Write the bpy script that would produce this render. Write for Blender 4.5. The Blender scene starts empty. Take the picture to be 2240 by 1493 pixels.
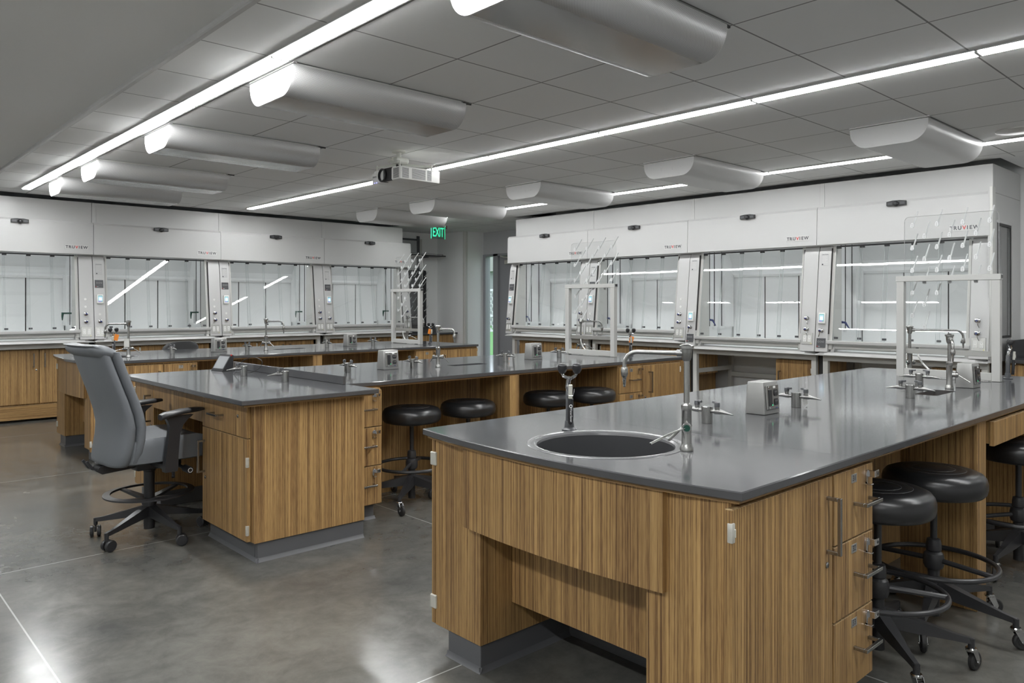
import bpy, bmesh, math, random
from math import sin, cos, pi, radians, sqrt
from mathutils import Matrix, Vector

random.seed(7)
scene = bpy.context.scene
COL = scene.collection

# ------------------------------------------------------------------ camera, world, exposure
EYE = 1.345
YAW = math.atan(1550 / 1669.0)
cam_data = bpy.data.cameras.new('camera')
cam_data.sensor_fit = 'HORIZONTAL'
cam_data.sensor_width = 36.0
cam_data.lens = 36.0 * 1669.0 / 2240.0
cam_data.shift_y = -81.5 / 2240.0
cam_data.clip_start = 0.05
cam = bpy.data.objects.new('camera', cam_data)
cam.location = (0, 0, EYE)
cam.rotation_euler = (pi / 2, 0, -YAW)
COL.objects.link(cam)
scene.camera = cam

scene.view_settings.view_transform = 'Standard'
scene.view_settings.look = 'None'
scene.view_settings.gamma = 1.0
scene.view_settings.exposure = 0.36
scene.cycles.max_bounces = 12
scene.cycles.diffuse_bounces = 9
scene.cycles.glossy_bounces = 4
scene.cycles.transmission_bounces = 6
scene.cycles.transparent_max_bounces = 24
scene.cycles.sample_clamp_indirect = 20.0
scene.cycles.caustics_reflective = False
scene.cycles.caustics_refractive = False

world = bpy.data.worlds.new('world')
scene.world = world
world.use_nodes = True
wn = world.node_tree.nodes
wl = world.node_tree.links
wn.clear()
wbg = wn.new('ShaderNodeBackground')
wbg.inputs[0].default_value = (0.80, 0.89, 1.0, 1)
wbg.inputs[1].default_value = 2.0
wout = wn.new('ShaderNodeOutputWorld')
wl.new(wbg.outputs[0], wout.inputs[0])

STRIP_POWER = 52.0      # the linear ceiling lights
HOOD_POWER = 3.8       # the light inside each fume hood

ZC = 2.602              # ceiling tiles
BT = 0.86               # bench tops

# ------------------------------------------------------------------ materials
MATS = {}


def principled(name, color, rough=0.5, metal=0.0, spec=0.5, coat=0.0, emit=None, estr=0.0):
    m = bpy.data.materials.new(name)
    m.use_nodes = True
    b = m.node_tree.nodes['Principled BSDF']
    b.inputs['Base Color'].default_value = (*color, 1)
    b.inputs['Roughness'].default_value = rough
    b.inputs['Metallic'].default_value = metal
    b.inputs['Specular IOR Level'].default_value = spec
    b.inputs['Coat Weight'].default_value = coat
    if emit:
        b.inputs['Emission Color'].default_value = (*emit, 1)
        b.inputs['Emission Strength'].default_value = estr
    MATS[name] = m
    return m


def nt(m):
    return m.node_tree.nodes, m.node_tree.links, m.node_tree.nodes['Principled BSDF']


def noise_bump(m, scale, strength, dist=0.002, detail=4):
    n, l, b = nt(m)
    tc = n.new('ShaderNodeTexCoord')
    ns = n.new('ShaderNodeTexNoise')
    ns.inputs['Scale'].default_value = scale
    ns.inputs['Detail'].default_value = detail
    l.new(tc.outputs['Object'], ns.inputs['Vector'])
    bp = n.new('ShaderNodeBump')
    bp.inputs['Strength'].default_value = strength
    bp.inputs['Distance'].default_value = dist
    l.new(ns.outputs['Fac'], bp.inputs['Height'])
    l.new(bp.outputs['Normal'], b.inputs['Normal'])


def rough_noise(m, scale, lo, hi):
    n, l, b = nt(m)
    tc = n.new('ShaderNodeTexCoord')
    ns = n.new('ShaderNodeTexNoise')
    ns.inputs['Scale'].default_value = scale
    ns.inputs['Detail'].default_value = 3
    l.new(tc.outputs['Object'], ns.inputs['Vector'])
    mr = n.new('ShaderNodeMapRange')
    mr.inputs['From Min'].default_value = 0.3
    mr.inputs['From Max'].default_value = 0.7
    mr.inputs['To Min'].default_value = lo
    mr.inputs['To Max'].default_value = hi
    l.new(ns.outputs['Fac'], mr.inputs['Value'])
    l.new(mr.outputs[0], b.inputs['Roughness'])


def wood_material(name, horizontal=False, gain=1.0):
    m = principled(name, (0.3, 0.2, 0.1), 0.42, spec=0.35)
    n, l, b = nt(m)
    tc = n.new('ShaderNodeTexCoord')
    oi = n.new('ShaderNodeObjectInfo')
    sep = n.new('ShaderNodeSeparateXYZ')
    l.new(tc.outputs['Object'], sep.inputs[0])
    add = n.new('ShaderNodeMath')            # grain runs along z on faces of either direction
    add.operation = 'ADD'
    l.new(sep.outputs['X'], add.inputs[0])
    l.new(sep.outputs['Y'], add.inputs[1])
    rnd = n.new('ShaderNodeMath')
    rnd.operation = 'MULTIPLY_ADD'
    rnd.inputs[1].default_value = 7.0
    l.new(oi.outputs['Random'], rnd.inputs[0])
    l.new(sep.outputs['Z'] if horizontal else add.outputs[0], rnd.inputs[2])
    along = n.new('ShaderNodeMath')
    along.operation = 'MULTIPLY'
    along.inputs[1].default_value = 1.0
    l.new(add.outputs[0] if horizontal else sep.outputs['Z'], along.inputs[0])

    def layer(fu, fv, det, dist):
        cx = n.new('ShaderNodeCombineXYZ')
        mu = n.new('ShaderNodeMath'); mu.operation = 'MULTIPLY'; mu.inputs[1].default_value = fu
        mv = n.new('ShaderNodeMath'); mv.operation = 'MULTIPLY'; mv.inputs[1].default_value = fv
        l.new(rnd.outputs[0], mu.inputs[0])
        l.new(along.outputs[0], mv.inputs[0])
        l.new(mu.outputs[0], cx.inputs[0])
        l.new(mv.outputs[0], cx.inputs[1])
        t = n.new('ShaderNodeTexNoise')
        t.inputs['Scale'].default_value = 1.0
        t.inputs['Detail'].default_value = det
        t.inputs['Roughness'].default_value = 0.6
        t.inputs['Distortion'].default_value = dist
        l.new(cx.outputs[0], t.inputs['Vector'])
        return t
    a = layer(185.0, 0.9, 4.0, 0.05)
    c = layer(30.0, 0.35, 3.0, 0.0)
    d = layer(420.0, 14.0, 2.0, 0.0)
    mix = n.new('ShaderNodeMath'); mix.operation = 'MULTIPLY_ADD'; mix.inputs[1].default_value = 0.74
    l.new(a.outputs['Fac'], mix.inputs[0])
    sc = n.new('ShaderNodeMath'); sc.operation = 'MULTIPLY'; sc.inputs[1].default_value = 0.26
    l.new(d.outputs['Fac'], sc.inputs[0])
    l.new(sc.outputs[0], mix.inputs[2])
    r1 = n.new('ShaderNodeValToRGB')
    e = r1.color_ramp.elements
    g = gain
    e[0].position = 0.32; e[0].color = (0.150 * g, 0.082 * g, 0.038 * g, 1)
    e[1].position = 0.72; e[1].color = (0.70 * g, 0.475 * g, 0.215 * g, 1)
    for p, col in ((0.43, (0.265, 0.152, 0.067)), (0.50, (0.43, 0.266, 0.110)), (0.57, (0.53, 0.342, 0.146))):
        q = e.new(p); q.color = (col[0] * g, col[1] * g, col[2] * g, 1)
    l.new(mix.outputs[0], r1.inputs[0])
    r2 = n.new('ShaderNodeValToRGB')
    f = r2.color_ramp.elements
    f[0].position = 0.36; f[0].color = (0.72, 0.69, 0.68, 1)
    f[1].position = 0.64; f[1].color = (1.06, 1.04, 1.0, 1)
    l.new(c.outputs['Fac'], r2.inputs[0])
    mc = n.new('ShaderNodeMix'); mc.data_type = 'RGBA'; mc.blend_type = 'MULTIPLY'
    mc.inputs['Factor'].default_value = 1.0
    l.new(r1.outputs[0], mc.inputs[6])
    l.new(r2.outputs[0], mc.inputs[7])
    l.new(mc.outputs[2], b.inputs['Base Color'])
    return m


wood_material('wood', gain=0.90)
wood_material('wood_horizontal', True, 0.90)
principled('wood_edge', (0.43, 0.31, 0.165), 0.5, spec=0.3)
n_, l_, b_ = nt(MATS['wood_edge'])
_tc = n_.new('ShaderNodeTexCoord')
_mp = n_.new('ShaderNodeMapping'); _mp.inputs['Scale'].default_value = (90, 90, 14)
_ns = n_.new('ShaderNodeTexNoise'); _ns.inputs['Scale'].default_value = 1.0; _ns.inputs['Detail'].default_value = 3
_rp = n_.new('ShaderNodeValToRGB')
_rp.color_ramp.elements[0].position = 0.35; _rp.color_ramp.elements[0].color = (0.25, 0.165, 0.08, 1)
_rp.color_ramp.elements[1].position = 0.6; _rp.color_ramp.elements[1].color = (0.45, 0.325, 0.175, 1)
l_.new(_tc.outputs['Object'], _mp.inputs[0]); l_.new(_mp.outputs[0], _ns.inputs['Vector'])
l_.new(_ns.outputs['Fac'], _rp.inputs[0]); l_.new(_rp.outputs[0], b_.inputs['Base Color'])

principled('epoxy', (0.075, 0.076, 0.080), 0.12, spec=0.6, coat=0.0)
MATS['epoxy'].node_tree.nodes['Principled BSDF'].inputs['Coat Roughness'].default_value = 0.06
rough_noise(MATS['epoxy'], 1.6, 0.085, 0.12)
principled('sink_epoxy', (0.045, 0.046, 0.049), 0.42)
principled('sink_rim', (0.12, 0.12, 0.125), 0.22, spec=0.8)
principled('vinyl_base', (0.105, 0.107, 0.113), 0.42)
principled('white_metal', (0.515, 0.515, 0.51), 0.32, spec=0.5)
principled('frame_metal', (0.60, 0.60, 0.575), 0.38)
principled('rack_metal', (0.44, 0.44, 0.425), 0.36)
principled('hood_liner', (0.82, 0.83, 0.83), 0.38)
principled('dark_gap', (0.03, 0.03, 0.03), 0.6)
principled('steel', (0.38, 0.38, 0.37), 0.27, metal=1.0)
principled('satin_plate', (0.50, 0.50, 0.48), 0.35, metal=0.85)
principled('pedestal_metal', (0.38, 0.38, 0.367), 0.38, metal=0.55)
principled('chrome', (0.64, 0.64, 0.65), 0.10, metal=1.0)
principled('black_plastic', (0.022, 0.022, 0.024), 0.38)
principled('black_metal', (0.028, 0.028, 0.030), 0.36)
principled('black_vinyl', (0.016, 0.016, 0.017), 0.30, spec=0.6)
noise_bump(MATS['black_vinyl'], 300.0, 0.06)
principled('charcoal_vinyl', (0.055, 0.057, 0.060), 0.45)
principled('grey_vinyl', (0.145, 0.155, 0.168), 0.46, spec=0.4)
noise_bump(MATS['grey_vinyl'], 260.0, 0.08)
principled('rubber', (0.02, 0.02, 0.02), 0.55)
principled('dark_grey_coat', (0.075, 0.078, 0.084), 0.32)
principled('white_plastic', (0.78, 0.78, 0.76), 0.4)
principled('clear_peg', (0.66, 0.67, 0.67), 0.35)
principled('mount_metal', (0.66, 0.67, 0.62), 0.35)
principled('hinge_nickel', (0.62, 0.61, 0.55), 0.35, metal=0.35)
principled('orange_tag', (0.85, 0.27, 0.03), 0.5)
principled('yellow_dot', (0.75, 0.65, 0.05), 0.5)
principled('green_plastic', (0.006, 0.055, 0.038), 0.35)
principled('blue_plastic', (0.03, 0.045, 0.16), 0.35)
principled('red_plastic', (0.55, 0.02, 0.02), 0.4)
principled('lettering_dark', (0.05, 0.05, 0.06), 0.4)
principled('lettering_red', (0.65, 0.05, 0.04), 0.4)
principled('lettering_white', (0.75, 0.75, 0.75), 0.5)
principled('paper_tag', (0.55, 0.55, 0.52), 0.6)
principled('sticker_grey', (0.50, 0.50, 0.50), 0.4, metal=0.3)
principled('beam_bottom', (0.52, 0.52, 0.52), 0.22, metal=0.5)
principled('pane_edge', (0.60, 0.65, 0.64), 0.3)
principled('plate_metal', (0.60, 0.60, 0.59), 0.42, metal=0.35)
principled('wall_paint', (0.84, 0.845, 0.845), 0.75, spec=0.2)
noise_bump(MATS['wall_paint'], 120.0, 0.05)
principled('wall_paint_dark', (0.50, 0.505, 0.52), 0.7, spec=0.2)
principled('door_paint', (0.28, 0.285, 0.30), 0.5)
principled('gypsum', (0.84, 0.845, 0.84), 0.85, spec=0.15)
principled('led_green', (0, 0.3, 0.1), 0.5, emit=(0.05, 1.0, 0.35), estr=2.0)
principled('exit_green', (0, 0.3, 0.15), 0.5, emit=(0.05, 0.95, 0.45), estr=0.9)
principled('screen_glow', (0.2, 0.35, 0.45), 0.3, emit=(0.50, 0.60, 0.78), estr=0.7)
principled('screen_teal', (0.1, 0.3, 0.3), 0.3, emit=(0.14, 0.34, 0.33), estr=0.5)
principled('screen_violet', (0.2, 0.15, 0.35), 0.3, emit=(0.30, 0.24, 0.55), estr=0.6)
principled('screen_white', (0.8, 0.85, 0.95), 0.3, emit=(0.75, 0.85, 1.0), estr=1.0)
principled('led_blue', (0.2, 0.2, 0.8), 0.5, emit=(0.35, 0.35, 1.0), estr=1.5)
principled('tablet_screen', (0.30, 0.31, 0.32), 0.18)
principled('grass', (0.10, 0.28, 0.07), 0.9)
principled('fence_white', (0.62, 0.62, 0.62), 0.6)
principled('concrete_outside', (0.35, 0.34, 0.32), 0.9)
principled('brick_grey', (0.30, 0.30, 0.31), 0.9)


def emitter(name, color, strength):
    m = bpy.data.materials.new(name)
    m.use_nodes = True
    n = m.node_tree.nodes
    n.clear()
    e = n.new('ShaderNodeEmission')
    e.inputs[0].default_value = (*color, 1)
    e.inputs[1].default_value = strength
    o = n.new('ShaderNodeOutputMaterial')
    m.node_tree.links.new(e.outputs[0], o.inputs[0])
    MATS[name] = m


emitter('strip_light', (0.985, 1.0, 1.0), STRIP_POWER)
emitter('strip_light_right', (0.985, 1.0, 1.0), STRIP_POWER * 0.5)
emitter('added_fill_strip', (0.985, 1.0, 1.0), STRIP_POWER * 1.3)  # for the unseen strips added left of the frame
emitter('hood_light', (0.95, 0.985, 1.0), HOOD_POWER)


def thin_glass(name, tint, ior=1.5, rough=0.0):
    m = bpy.data.materials.new(name)
    m.use_nodes = True
    n = m.node_tree.nodes
    l = m.node_tree.links
    n.clear()
    t = n.new('ShaderNodeBsdfTransparent')
    t.inputs[0].default_value = (*tint, 1)
    g = n.new('ShaderNodeBsdfGlossy')
    g.inputs['Roughness'].default_value = rough
    f = n.new('ShaderNodeFresnel')
    gm = n.new('ShaderNodeNewGeometry')      # same reflectance from either face of the thin sheet
    mr_ = n.new('ShaderNodeMapRange')
    mr_.inputs['To Min'].default_value = ior
    mr_.inputs['To Max'].default_value = 1.0 / ior
    l.new(gm.outputs['Backfacing'], mr_.inputs['Value'])
    l.new(mr_.outputs[0], f.inputs[0])
    mx = n.new('ShaderNodeMixShader')
    o = n.new('ShaderNodeOutputMaterial')
    l.new(f.outputs[0], mx.inputs[0])
    l.new(t.outputs[0], mx.inputs[1])
    l.new(g.outputs[0], mx.inputs[2])
    l.new(mx.outputs[0], o.inputs[0])
    MATS[name] = m


thin_glass('glass', (0.985, 0.99, 0.99))
thin_glass('acrylic', (0.975, 0.98, 0.98), 1.45)
thin_glass('exit_glass', (0.75, 0.93, 0.85), 1.5)


def grid_lines(n, l, vec, axis, period, offset, halfw):
    """1 on lines spaced by period along an axis, else 0"""
    sep = n.new('ShaderNodeSeparateXYZ')
    l.new(vec, sep.inputs[0])
    a = n.new('ShaderNodeMath'); a.operation = 'SUBTRACT'; a.inputs[1].default_value = offset - period / 2
    l.new(sep.outputs[axis], a.inputs[0])
    mo = n.new('ShaderNodeMath'); mo.operation = 'FLOORED_MODULO'; mo.inputs[1].default_value = period
    l.new(a.outputs[0], mo.inputs[0])
    s = n.new('ShaderNodeMath'); s.operation = 'SUBTRACT'; s.inputs[1].default_value = period / 2
    l.new(mo.outputs[0], s.inputs[0])
    ab = n.new('ShaderNodeMath'); ab.operation = 'ABSOLUTE'
    l.new(s.outputs[0], ab.inputs[0])
    lt = n.new('ShaderNodeMath'); lt.operation = 'LESS_THAN'; lt.inputs[1].default_value = halfw
    l.new(ab.outputs[0], lt.inputs[0])
    return lt.outputs[0]


# ceiling tiles: white mineral board with a narrow reveal round each 2 ft tile
m = principled('ceiling_tile', (0.86, 0.865, 0.86), 0.85, spec=0.15)
n_, l_, b_ = nt(m)
_g = n_.new('ShaderNodeNewGeometry')
lx = grid_lines(n_, l_, _g.outputs['Position'], 'X', 0.6096, 0.020, 0.0045)
ly = grid_lines(n_, l_, _g.outputs['Position'], 'Y', 0.6096, 0.012, 0.0045)
mxm = n_.new('ShaderNodeMath'); mxm.operation = 'MAXIMUM'
l_.new(lx, mxm.inputs[0]); l_.new(ly, mxm.inputs[1])
mc = n_.new('ShaderNodeMix'); mc.data_type = 'RGBA'
mc.inputs[6].default_value = (0.86, 0.865, 0.86, 1); mc.inputs[7].default_value = (0.30, 0.30, 0.30, 1)
l_.new(mxm.outputs[0], mc.inputs['Factor'])
l_.new(mc.outputs[2], b_.inputs['Base Color'])
inv = n_.new('ShaderNodeMath'); inv.operation = 'SUBTRACT'; inv.inputs[0].default_value = 1.0
l_.new(mxm.outputs[0], inv.inputs[1])
bp = n_.new('ShaderNodeBump'); bp.inputs['Strength'].default_value = 0.4; bp.inputs['Distance'].default_value = 0.004
l_.new(inv.outputs[0], bp.inputs['Height']); l_.new(bp.outputs['Normal'], b_.inputs['Normal'])

# polished concrete floor
m = principled('concrete', (0.2, 0.2, 0.19), 0.16, spec=0.55)
n_, l_, b_ = nt(m)
_g = n_.new('ShaderNodeNewGeometry')


def fl_noise(scale, detail, rough=0.55, dist=0.0):
    t = n_.new('ShaderNodeTexNoise')
    t.inputs['Scale'].default_value = scale
    t.inputs['Detail'].default_value = detail
    t.inputs['Roughness'].default_value = rough
    t.inputs['Distortion'].default_value = dist
    l_.new(_g.outputs['Position'], t.inputs['Vector'])
    return t


big = fl_noise(1.1, 5, 0.62, 0.6)
mid = fl_noise(7.0, 6, 0.7, 0.3)
fine = fl_noise(170.0, 2, 0.5)
r1 = n_.new('ShaderNodeValToRGB')
e = r1.color_ramp.elements
e[0].position = 0.36; e[0].color = (0.094, 0.095, 0.090, 1)
e[1].position = 0.66; e[1].color = (0.148, 0.145, 0.134, 1)
q = e.new(0.5); q.color = (0.120, 0.118, 0.108, 1)
l_.new(big.outputs['Fac'], r1.inputs[0])
r2 = n_.new('ShaderNodeValToRGB')
r2.color_ramp.elements[0].position = 0.35; r2.color_ramp.elements[0].color = (0.82, 0.82, 0.82, 1)
r2.color_ramp.elements[1].position = 0.65; r2.color_ramp.elements[1].color = (1.15, 1.14, 1.12, 1)
l_.new(mid.outputs['Fac'], r2.inputs[0])
mm = n_.new('ShaderNodeMix'); mm.data_type = 'RGBA'; mm.blend_type = 'MULTIPLY'; mm.inputs['Factor'].default_value = 1.0
l_.new(r1.outputs[0], mm.inputs[6]); l_.new(r2.outputs[0], mm.inputs[7])
r3 = n_.new('ShaderNodeValToRGB')
r3.color_ramp.elements[0].position = 0.70; r3.color_ramp.elements[0].color = (0, 0, 0, 1)
r3.color_ramp.elements[1].position = 0.80; r3.color_ramp.elements[1].color = (1, 1, 1, 1)
l_.new(fine.outputs['Fac'], r3.inputs[0])
sp = n_.new('ShaderNodeMix'); sp.data_type = 'RGBA'
sp.inputs[7].default_value = (0.34, 0.33, 0.30, 1)
fm = n_.new('ShaderNodeMath'); fm.operation = 'MULTIPLY'; fm.inputs[1].default_value = 0.55
l_.new(r3.outputs[0], fm.inputs[0]); l_.new(fm.outputs[0], sp.inputs['Factor'])
l_.new(mm.outputs[2], sp.inputs[6])
jx = grid_lines(n_, l_, _g.outputs['Position'], 'X', 2.155, 0.668, 0.0032)
jy = grid_lines(n_, l_, _g.outputs['Position'], 'Y', 2.31, 2.215, 0.0032)
jm = n_.new('ShaderNodeMath'); jm.operation = 'MAXIMUM'
l_.new(jx, jm.inputs[0]); l_.new(jy, jm.inputs[1])
jc = n_.new('ShaderNodeMix'); jc.data_type = 'RGBA'
jc.inputs[7].default_value = (0.36, 0.36, 0.34, 1)
l_.new(jm.outputs[0], jc.inputs['Factor']); l_.new(sp.outputs[2], jc.inputs[6])
l_.new(jc.outputs[2], b_.inputs['Base Color'])
mr = n_.new('ShaderNodeMapRange')
mr.inputs['From Min'].default_value = 0.3; mr.inputs['From Max'].default_value = 0.7
mr.inputs['To Min'].default_value = 0.16; mr.inputs['To Max'].default_value = 0.23
l_.new(mid.outputs['Fac'], mr.inputs['Value']); l_.new(mr.outputs[0], b_.inputs['Roughness'])

# perforated sheet of the chilled beams
m = principled('perforated', (0.55, 0.55, 0.55), 0.36, metal=0.35)
n_, l_, b_ = nt(m)
_tc = n_.new('ShaderNodeTexCoord')
_sp = n_.new('ShaderNodeSeparateXYZ'); l_.new(_tc.outputs['UV'], _sp.inputs[0])


def wave(sock, f):
    a = n_.new('ShaderNodeMath'); a.operation = 'MULTIPLY'; a.inputs[1].default_value = f
    l_.new(sock, a.inputs[0])
    c = n_.new('ShaderNodeMath'); c.operation = 'COSINE'; l_.new(a.outputs[0], c.inputs[0])
    return c.outputs[0]


ca = wave(_sp.outputs[0], 2 * pi / 0.0088)
cb = wave(_sp.outputs[1], 2 * pi / 0.0088)
pm = n_.new('ShaderNodeMath'); pm.operation = 'MULTIPLY'; l_.new(ca, pm.inputs[0]); l_.new(cb, pm.inputs[1])
pr = n_.new('ShaderNodeMapRange')
pr.inputs['From Min'].default_value = 0.25; pr.inputs['From Max'].default_value = 0.6
l_.new(pm.outputs[0], pr.inputs['Value'])
pc = n_.new('ShaderNodeMix'); pc.data_type = 'RGBA'
pc.inputs[6].default_value = (0.58, 0.58, 0.58, 1); pc.inputs[7].default_value = (0.20, 0.20, 0.20, 1)
l_.new(pr.outputs[0], pc.inputs['Factor']); l_.new(pc.outputs[2], b_.inputs['Base Color'])

# grille of the projector
m = principled('grille', (0.6, 0.6, 0.6), 0.5)
n_, l_, b_ = nt(m)
_tc = n_.new('ShaderNodeTexCoord')
gz = grid_lines(n_, l_, _tc.outputs['Object'], 'Z', 0.008, 0.0, 0.0022)
gc = n_.new('ShaderNodeMix'); gc.data_type = 'RGBA'
gc.inputs[6].default_value = (0.55, 0.55, 0.55, 1); gc.inputs[7].default_value = (0.12, 0.12, 0.12, 1)
l_.new(gz, gc.inputs['Factor']); l_.new(gc.outputs[2], b_.inputs['Base Color'])


# ------------------------------------------------------------------ mesh builder
class MB:
    def __init__(self):
        self.bm = bmesh.new()
        self.mats = []
        self.flat = False

    def mi(self, m):
        if m not in self.mats:
            self.mats.append(m)
        return self.mats.index(m)

    def _xf(self, verts, M):
        if M is not None:
            for v in verts:
                v.co = M @ v.co

    def box(self, x0, x1, y0, y1, z0, z1, m, bev=0.0, M=None, seg=1):
        bm = self.bm
        vs = [bm.verts.new((x, y, z)) for z in (z0, z1) for y in (y0, y1) for x in (x0, x1)]
        k = self.mi(m)
        fs = []
        for q in ((0, 2, 3, 1), (4, 5, 7, 6), (0, 1, 5, 4), (2, 6, 7, 3), (0, 4, 6, 2), (1, 3, 7, 5)):
            f = bm.faces.new([vs[i] for i in q])
            f.material_index = k
            fs.append(f)
        if bev > 0:
            es = list({e for f in fs for e in f.edges})
            r = bmesh.ops.bevel(bm, geom=es, offset=bev, segments=seg, profile=0.5, affect='EDGES', clamp_overlap=True)
            vs = list({v for f in r['faces'] for v in f.verts} | {v for f in fs if f.is_valid for v in f.verts})
            for f in r['faces']:
                f.material_index = k
        self._xf(vs, M)
        return self

    def hexa(self, pts, m):
        """eight points: bottom ring 4, top ring 4"""
        vs = [self.bm.verts.new(p) for p in pts]
        k = self.mi(m)
        for q in ((3, 2, 1, 0), (4, 5, 6, 7), (0, 1, 5, 4), (1, 2, 6, 5), (2, 3, 7, 6), (3, 0, 4, 7)):
            f = self.bm.faces.new([vs[i] for i in q])
            f.material_index = k
        return self

    def rings(self, rings, m, cap0=True, cap1=True, closed=False):
        k = self.mi(m)
        n = len(rings[0])
        vr = [[self.bm.verts.new(p) for p in r] for r in rings]
        tot = len(vr)
        for i in range(tot if closed else tot - 1):
            a = vr[i]
            b = vr[(i + 1) % tot]
            for j in range(n):
                f = self.bm.faces.new((a[j], a[(j + 1) % n], b[(j + 1) % n], b[j]))
                f.material_index = k
        if not closed:
            if cap0:
                self.bm.faces.new(list(reversed(vr[0]))).material_index = k
            if cap1:
                self.bm.faces.new(vr[-1]).material_index = k
        return self

    def cyl(self, p0, p1, r0, m, r1=None, n=16, cap=True):
        r1 = r0 if r1 is None else r1
        return self.tube([p0, p1], r0, m, n=n, rads=[r0, r1], cap=cap)

    def tube(self, pts, r, m, n=12, rads=None, closed=False, cap=True, sx=1.0, sy=1.0):
        pts = [Vector(p) for p in pts]
        N = len(pts)
        rads = rads or [r] * N
        tang = []
        for i in range(N):
            if closed:
                t = pts[(i + 1) % N] - pts[(i - 1) % N]
            else:
                t = pts[min(i + 1, N - 1)] - pts[max(i - 1, 0)]
            tang.append(t.normalized())
        up = Vector((0, 0, 1)) if abs(tang[0].z) < 0.95 else Vector((1, 0, 0))
        u = tang[0].cross(up).normalized()
        rs = []
        for i in range(N):
            t = tang[i]
            u = (u - t * u.dot(t))
            u = u.normalized() if u.length > 1e-6 else t.orthogonal().normalized()
            v = t.cross(u)
            rs.append([pts[i] + (u * cos(2 * pi * j / n) * sx + v * sin(2 * pi * j / n) * sy) * rads[i] for j in range(n)])
        return self.rings(rs, m, cap, cap, closed)

    def lathe(self, prof, m, n=24, M=None, cap0=True, cap1=True):
        rs = []
        for r, z in prof:
            ring = [Vector((max(r, 1e-4) * cos(2 * pi * j / n), max(r, 1e-4) * sin(2 * pi * j / n), z)) for j in range(n)]
            if M is not None:
                ring = [M @ p for p in ring]
            rs.append(ring)
        return self.rings(rs, m, cap0, cap1)

    def prism(self, poly, axis, a0, a1, m, M=None):
        """extrude a 2-D polygon: axis x -> (y,z), y -> (x,z), z -> (x,y)"""
        def P(p, a):
            v = {'x': (a, p[0], p[1]), 'y': (p[0], a, p[1]), 'z': (p[0], p[1], a)}[axis]
            v = Vector(v)
            return M @ v if M is not None else v
        return self.rings([[P(p, a0) for p in poly], [P(p, a1) for p in poly]], m)

    def slab(self, outer, holes, z0, z1, m, ch=0.003):
        bm = self.bm
        k = self.mi(m)
        n = len(outer)
        cx = sum(p[0] for p in outer) / n
        cy = sum(p[1] for p in outer) / n
        inner = []
        for x, y in outer:
            d = math.hypot(x - cx, y - cy)
            inner.append((x - (x - cx) / d * ch * 1.3, y - (y - cy) / d * ch * 1.3))

        def face_with_holes(loop, z, flip):
            allv = []
            edges = []
            for lp in [loop] + holes:
                vs = [bm.verts.new((p[0], p[1], z)) for p in lp]
                allv.append(vs)
                for i in range(len(vs)):
                    edges.append(bm.edges.new((vs[i], vs[(i + 1) % len(vs)])))
            r = bmesh.ops.triangle_fill(bm, edges=edges, use_beauty=True)
            for f in r['geom']:
                if isinstance(f, bmesh.types.BMFace):
                    f.material_index = k
            return allv
        top = face_with_holes(inner, z1, False)
        bot = face_with_holes(inner, z0, True)
        mt = [bm.verts.new((p[0], p[1], z1 - ch)) for p in outer]
        mb = [bm.verts.new((p[0], p[1], z0 + ch)) for p in outer]
        for A, B in ((top[0], mt), (mt, mb), (mb, bot[0])):
            for i in range(n):
                bm.faces.new((A[i], A[(i + 1) % n], B[(i + 1) % n], B[i])).material_index = k
        for h in range(len(holes)):
            A, B = top[h + 1], bot[h + 1]
            for i in range(len(A)):
                bm.faces.new((A[i], A[(i + 1) % len(A)], B[(i + 1) % len(A)], B[i])).material_index = k
        return self

    def build(self, name, parent=None, loc=None, rot=None, angle=32, recalc=True):
        if recalc:
            bmesh.ops.recalc_face_normals(self.bm, faces=self.bm.faces[:])
        me = bpy.data.meshes.new(name)
        self.bm.to_mesh(me)
        self.bm.free()
        for mm_ in self.mats:
            me.materials.append(MATS[mm_])
        me.polygons.foreach_set('use_smooth', [True] * len(me.polygons))
        me.set_sharp_from_angle(angle=radians(angle))
        o = bpy.data.objects.new(name, me)
        COL.objects.link(o)
        if parent is not None:
            o.parent = parent
        if loc is not None:
            o.location = loc
        if rot is not None:
            o.rotation_euler = rot
        return o


def tag(o, label, cat, group=None):
    o['label'] = label
    o['category'] = cat
    if group:
        o['group'] = group
    return o


def thing(name, label, cat, loc=(0, 0, 0), rz=0.0, group=None):
    o = bpy.data.objects.new(name, None)
    o.empty_display_size = 0.1
    COL.objects.link(o)
    o.location = loc
    o.rotation_euler = (0, 0, rz)
    return tag(o, label, cat, group)


def struct(o):
    o['kind'] = 'structure'
    return o


def copy_tree(o, parent=None):
    c = o.copy()
    COL.objects.link(c)
    if parent is not None:
        c.parent = parent
    for ch in list(o.children):
        copy_tree(ch, c)
    return c


def dup(src, loc, rz, label, group=None):
    c = copy_tree(src)
    c.location = loc
    c.rotation_euler = (0, 0, rz)
    c['label'] = label
    if group:
        c['group'] = group
    return c


def arc(cx, cy, r, a0, a1, n):
    return [(cx + r * cos(a0 + (a1 - a0) * i / n), cy + r * sin(a0 + (a1 - a0) * i / n)) for i in range(n + 1)]


def smooth_path(pts, k=5):
    P = [Vector(p) for p in pts]
    out = []
    for i in range(len(P) - 1):
        a, b_2, c, d = P[max(i - 1, 0)], P[i], P[i + 1], P[min(i + 2, len(P) - 1)]
        for j in range(k):
            t_ = j / k
            out.append(0.5 * ((2 * b_2) + (c - a) * t_ + (2 * a - 5 * b_2 + 4 * c - d) * t_ ** 2 + (3 * b_2 - a - 3 * c + d) * t_ ** 3))
    return out + [P[-1]]


_text_cache = {}


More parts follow.
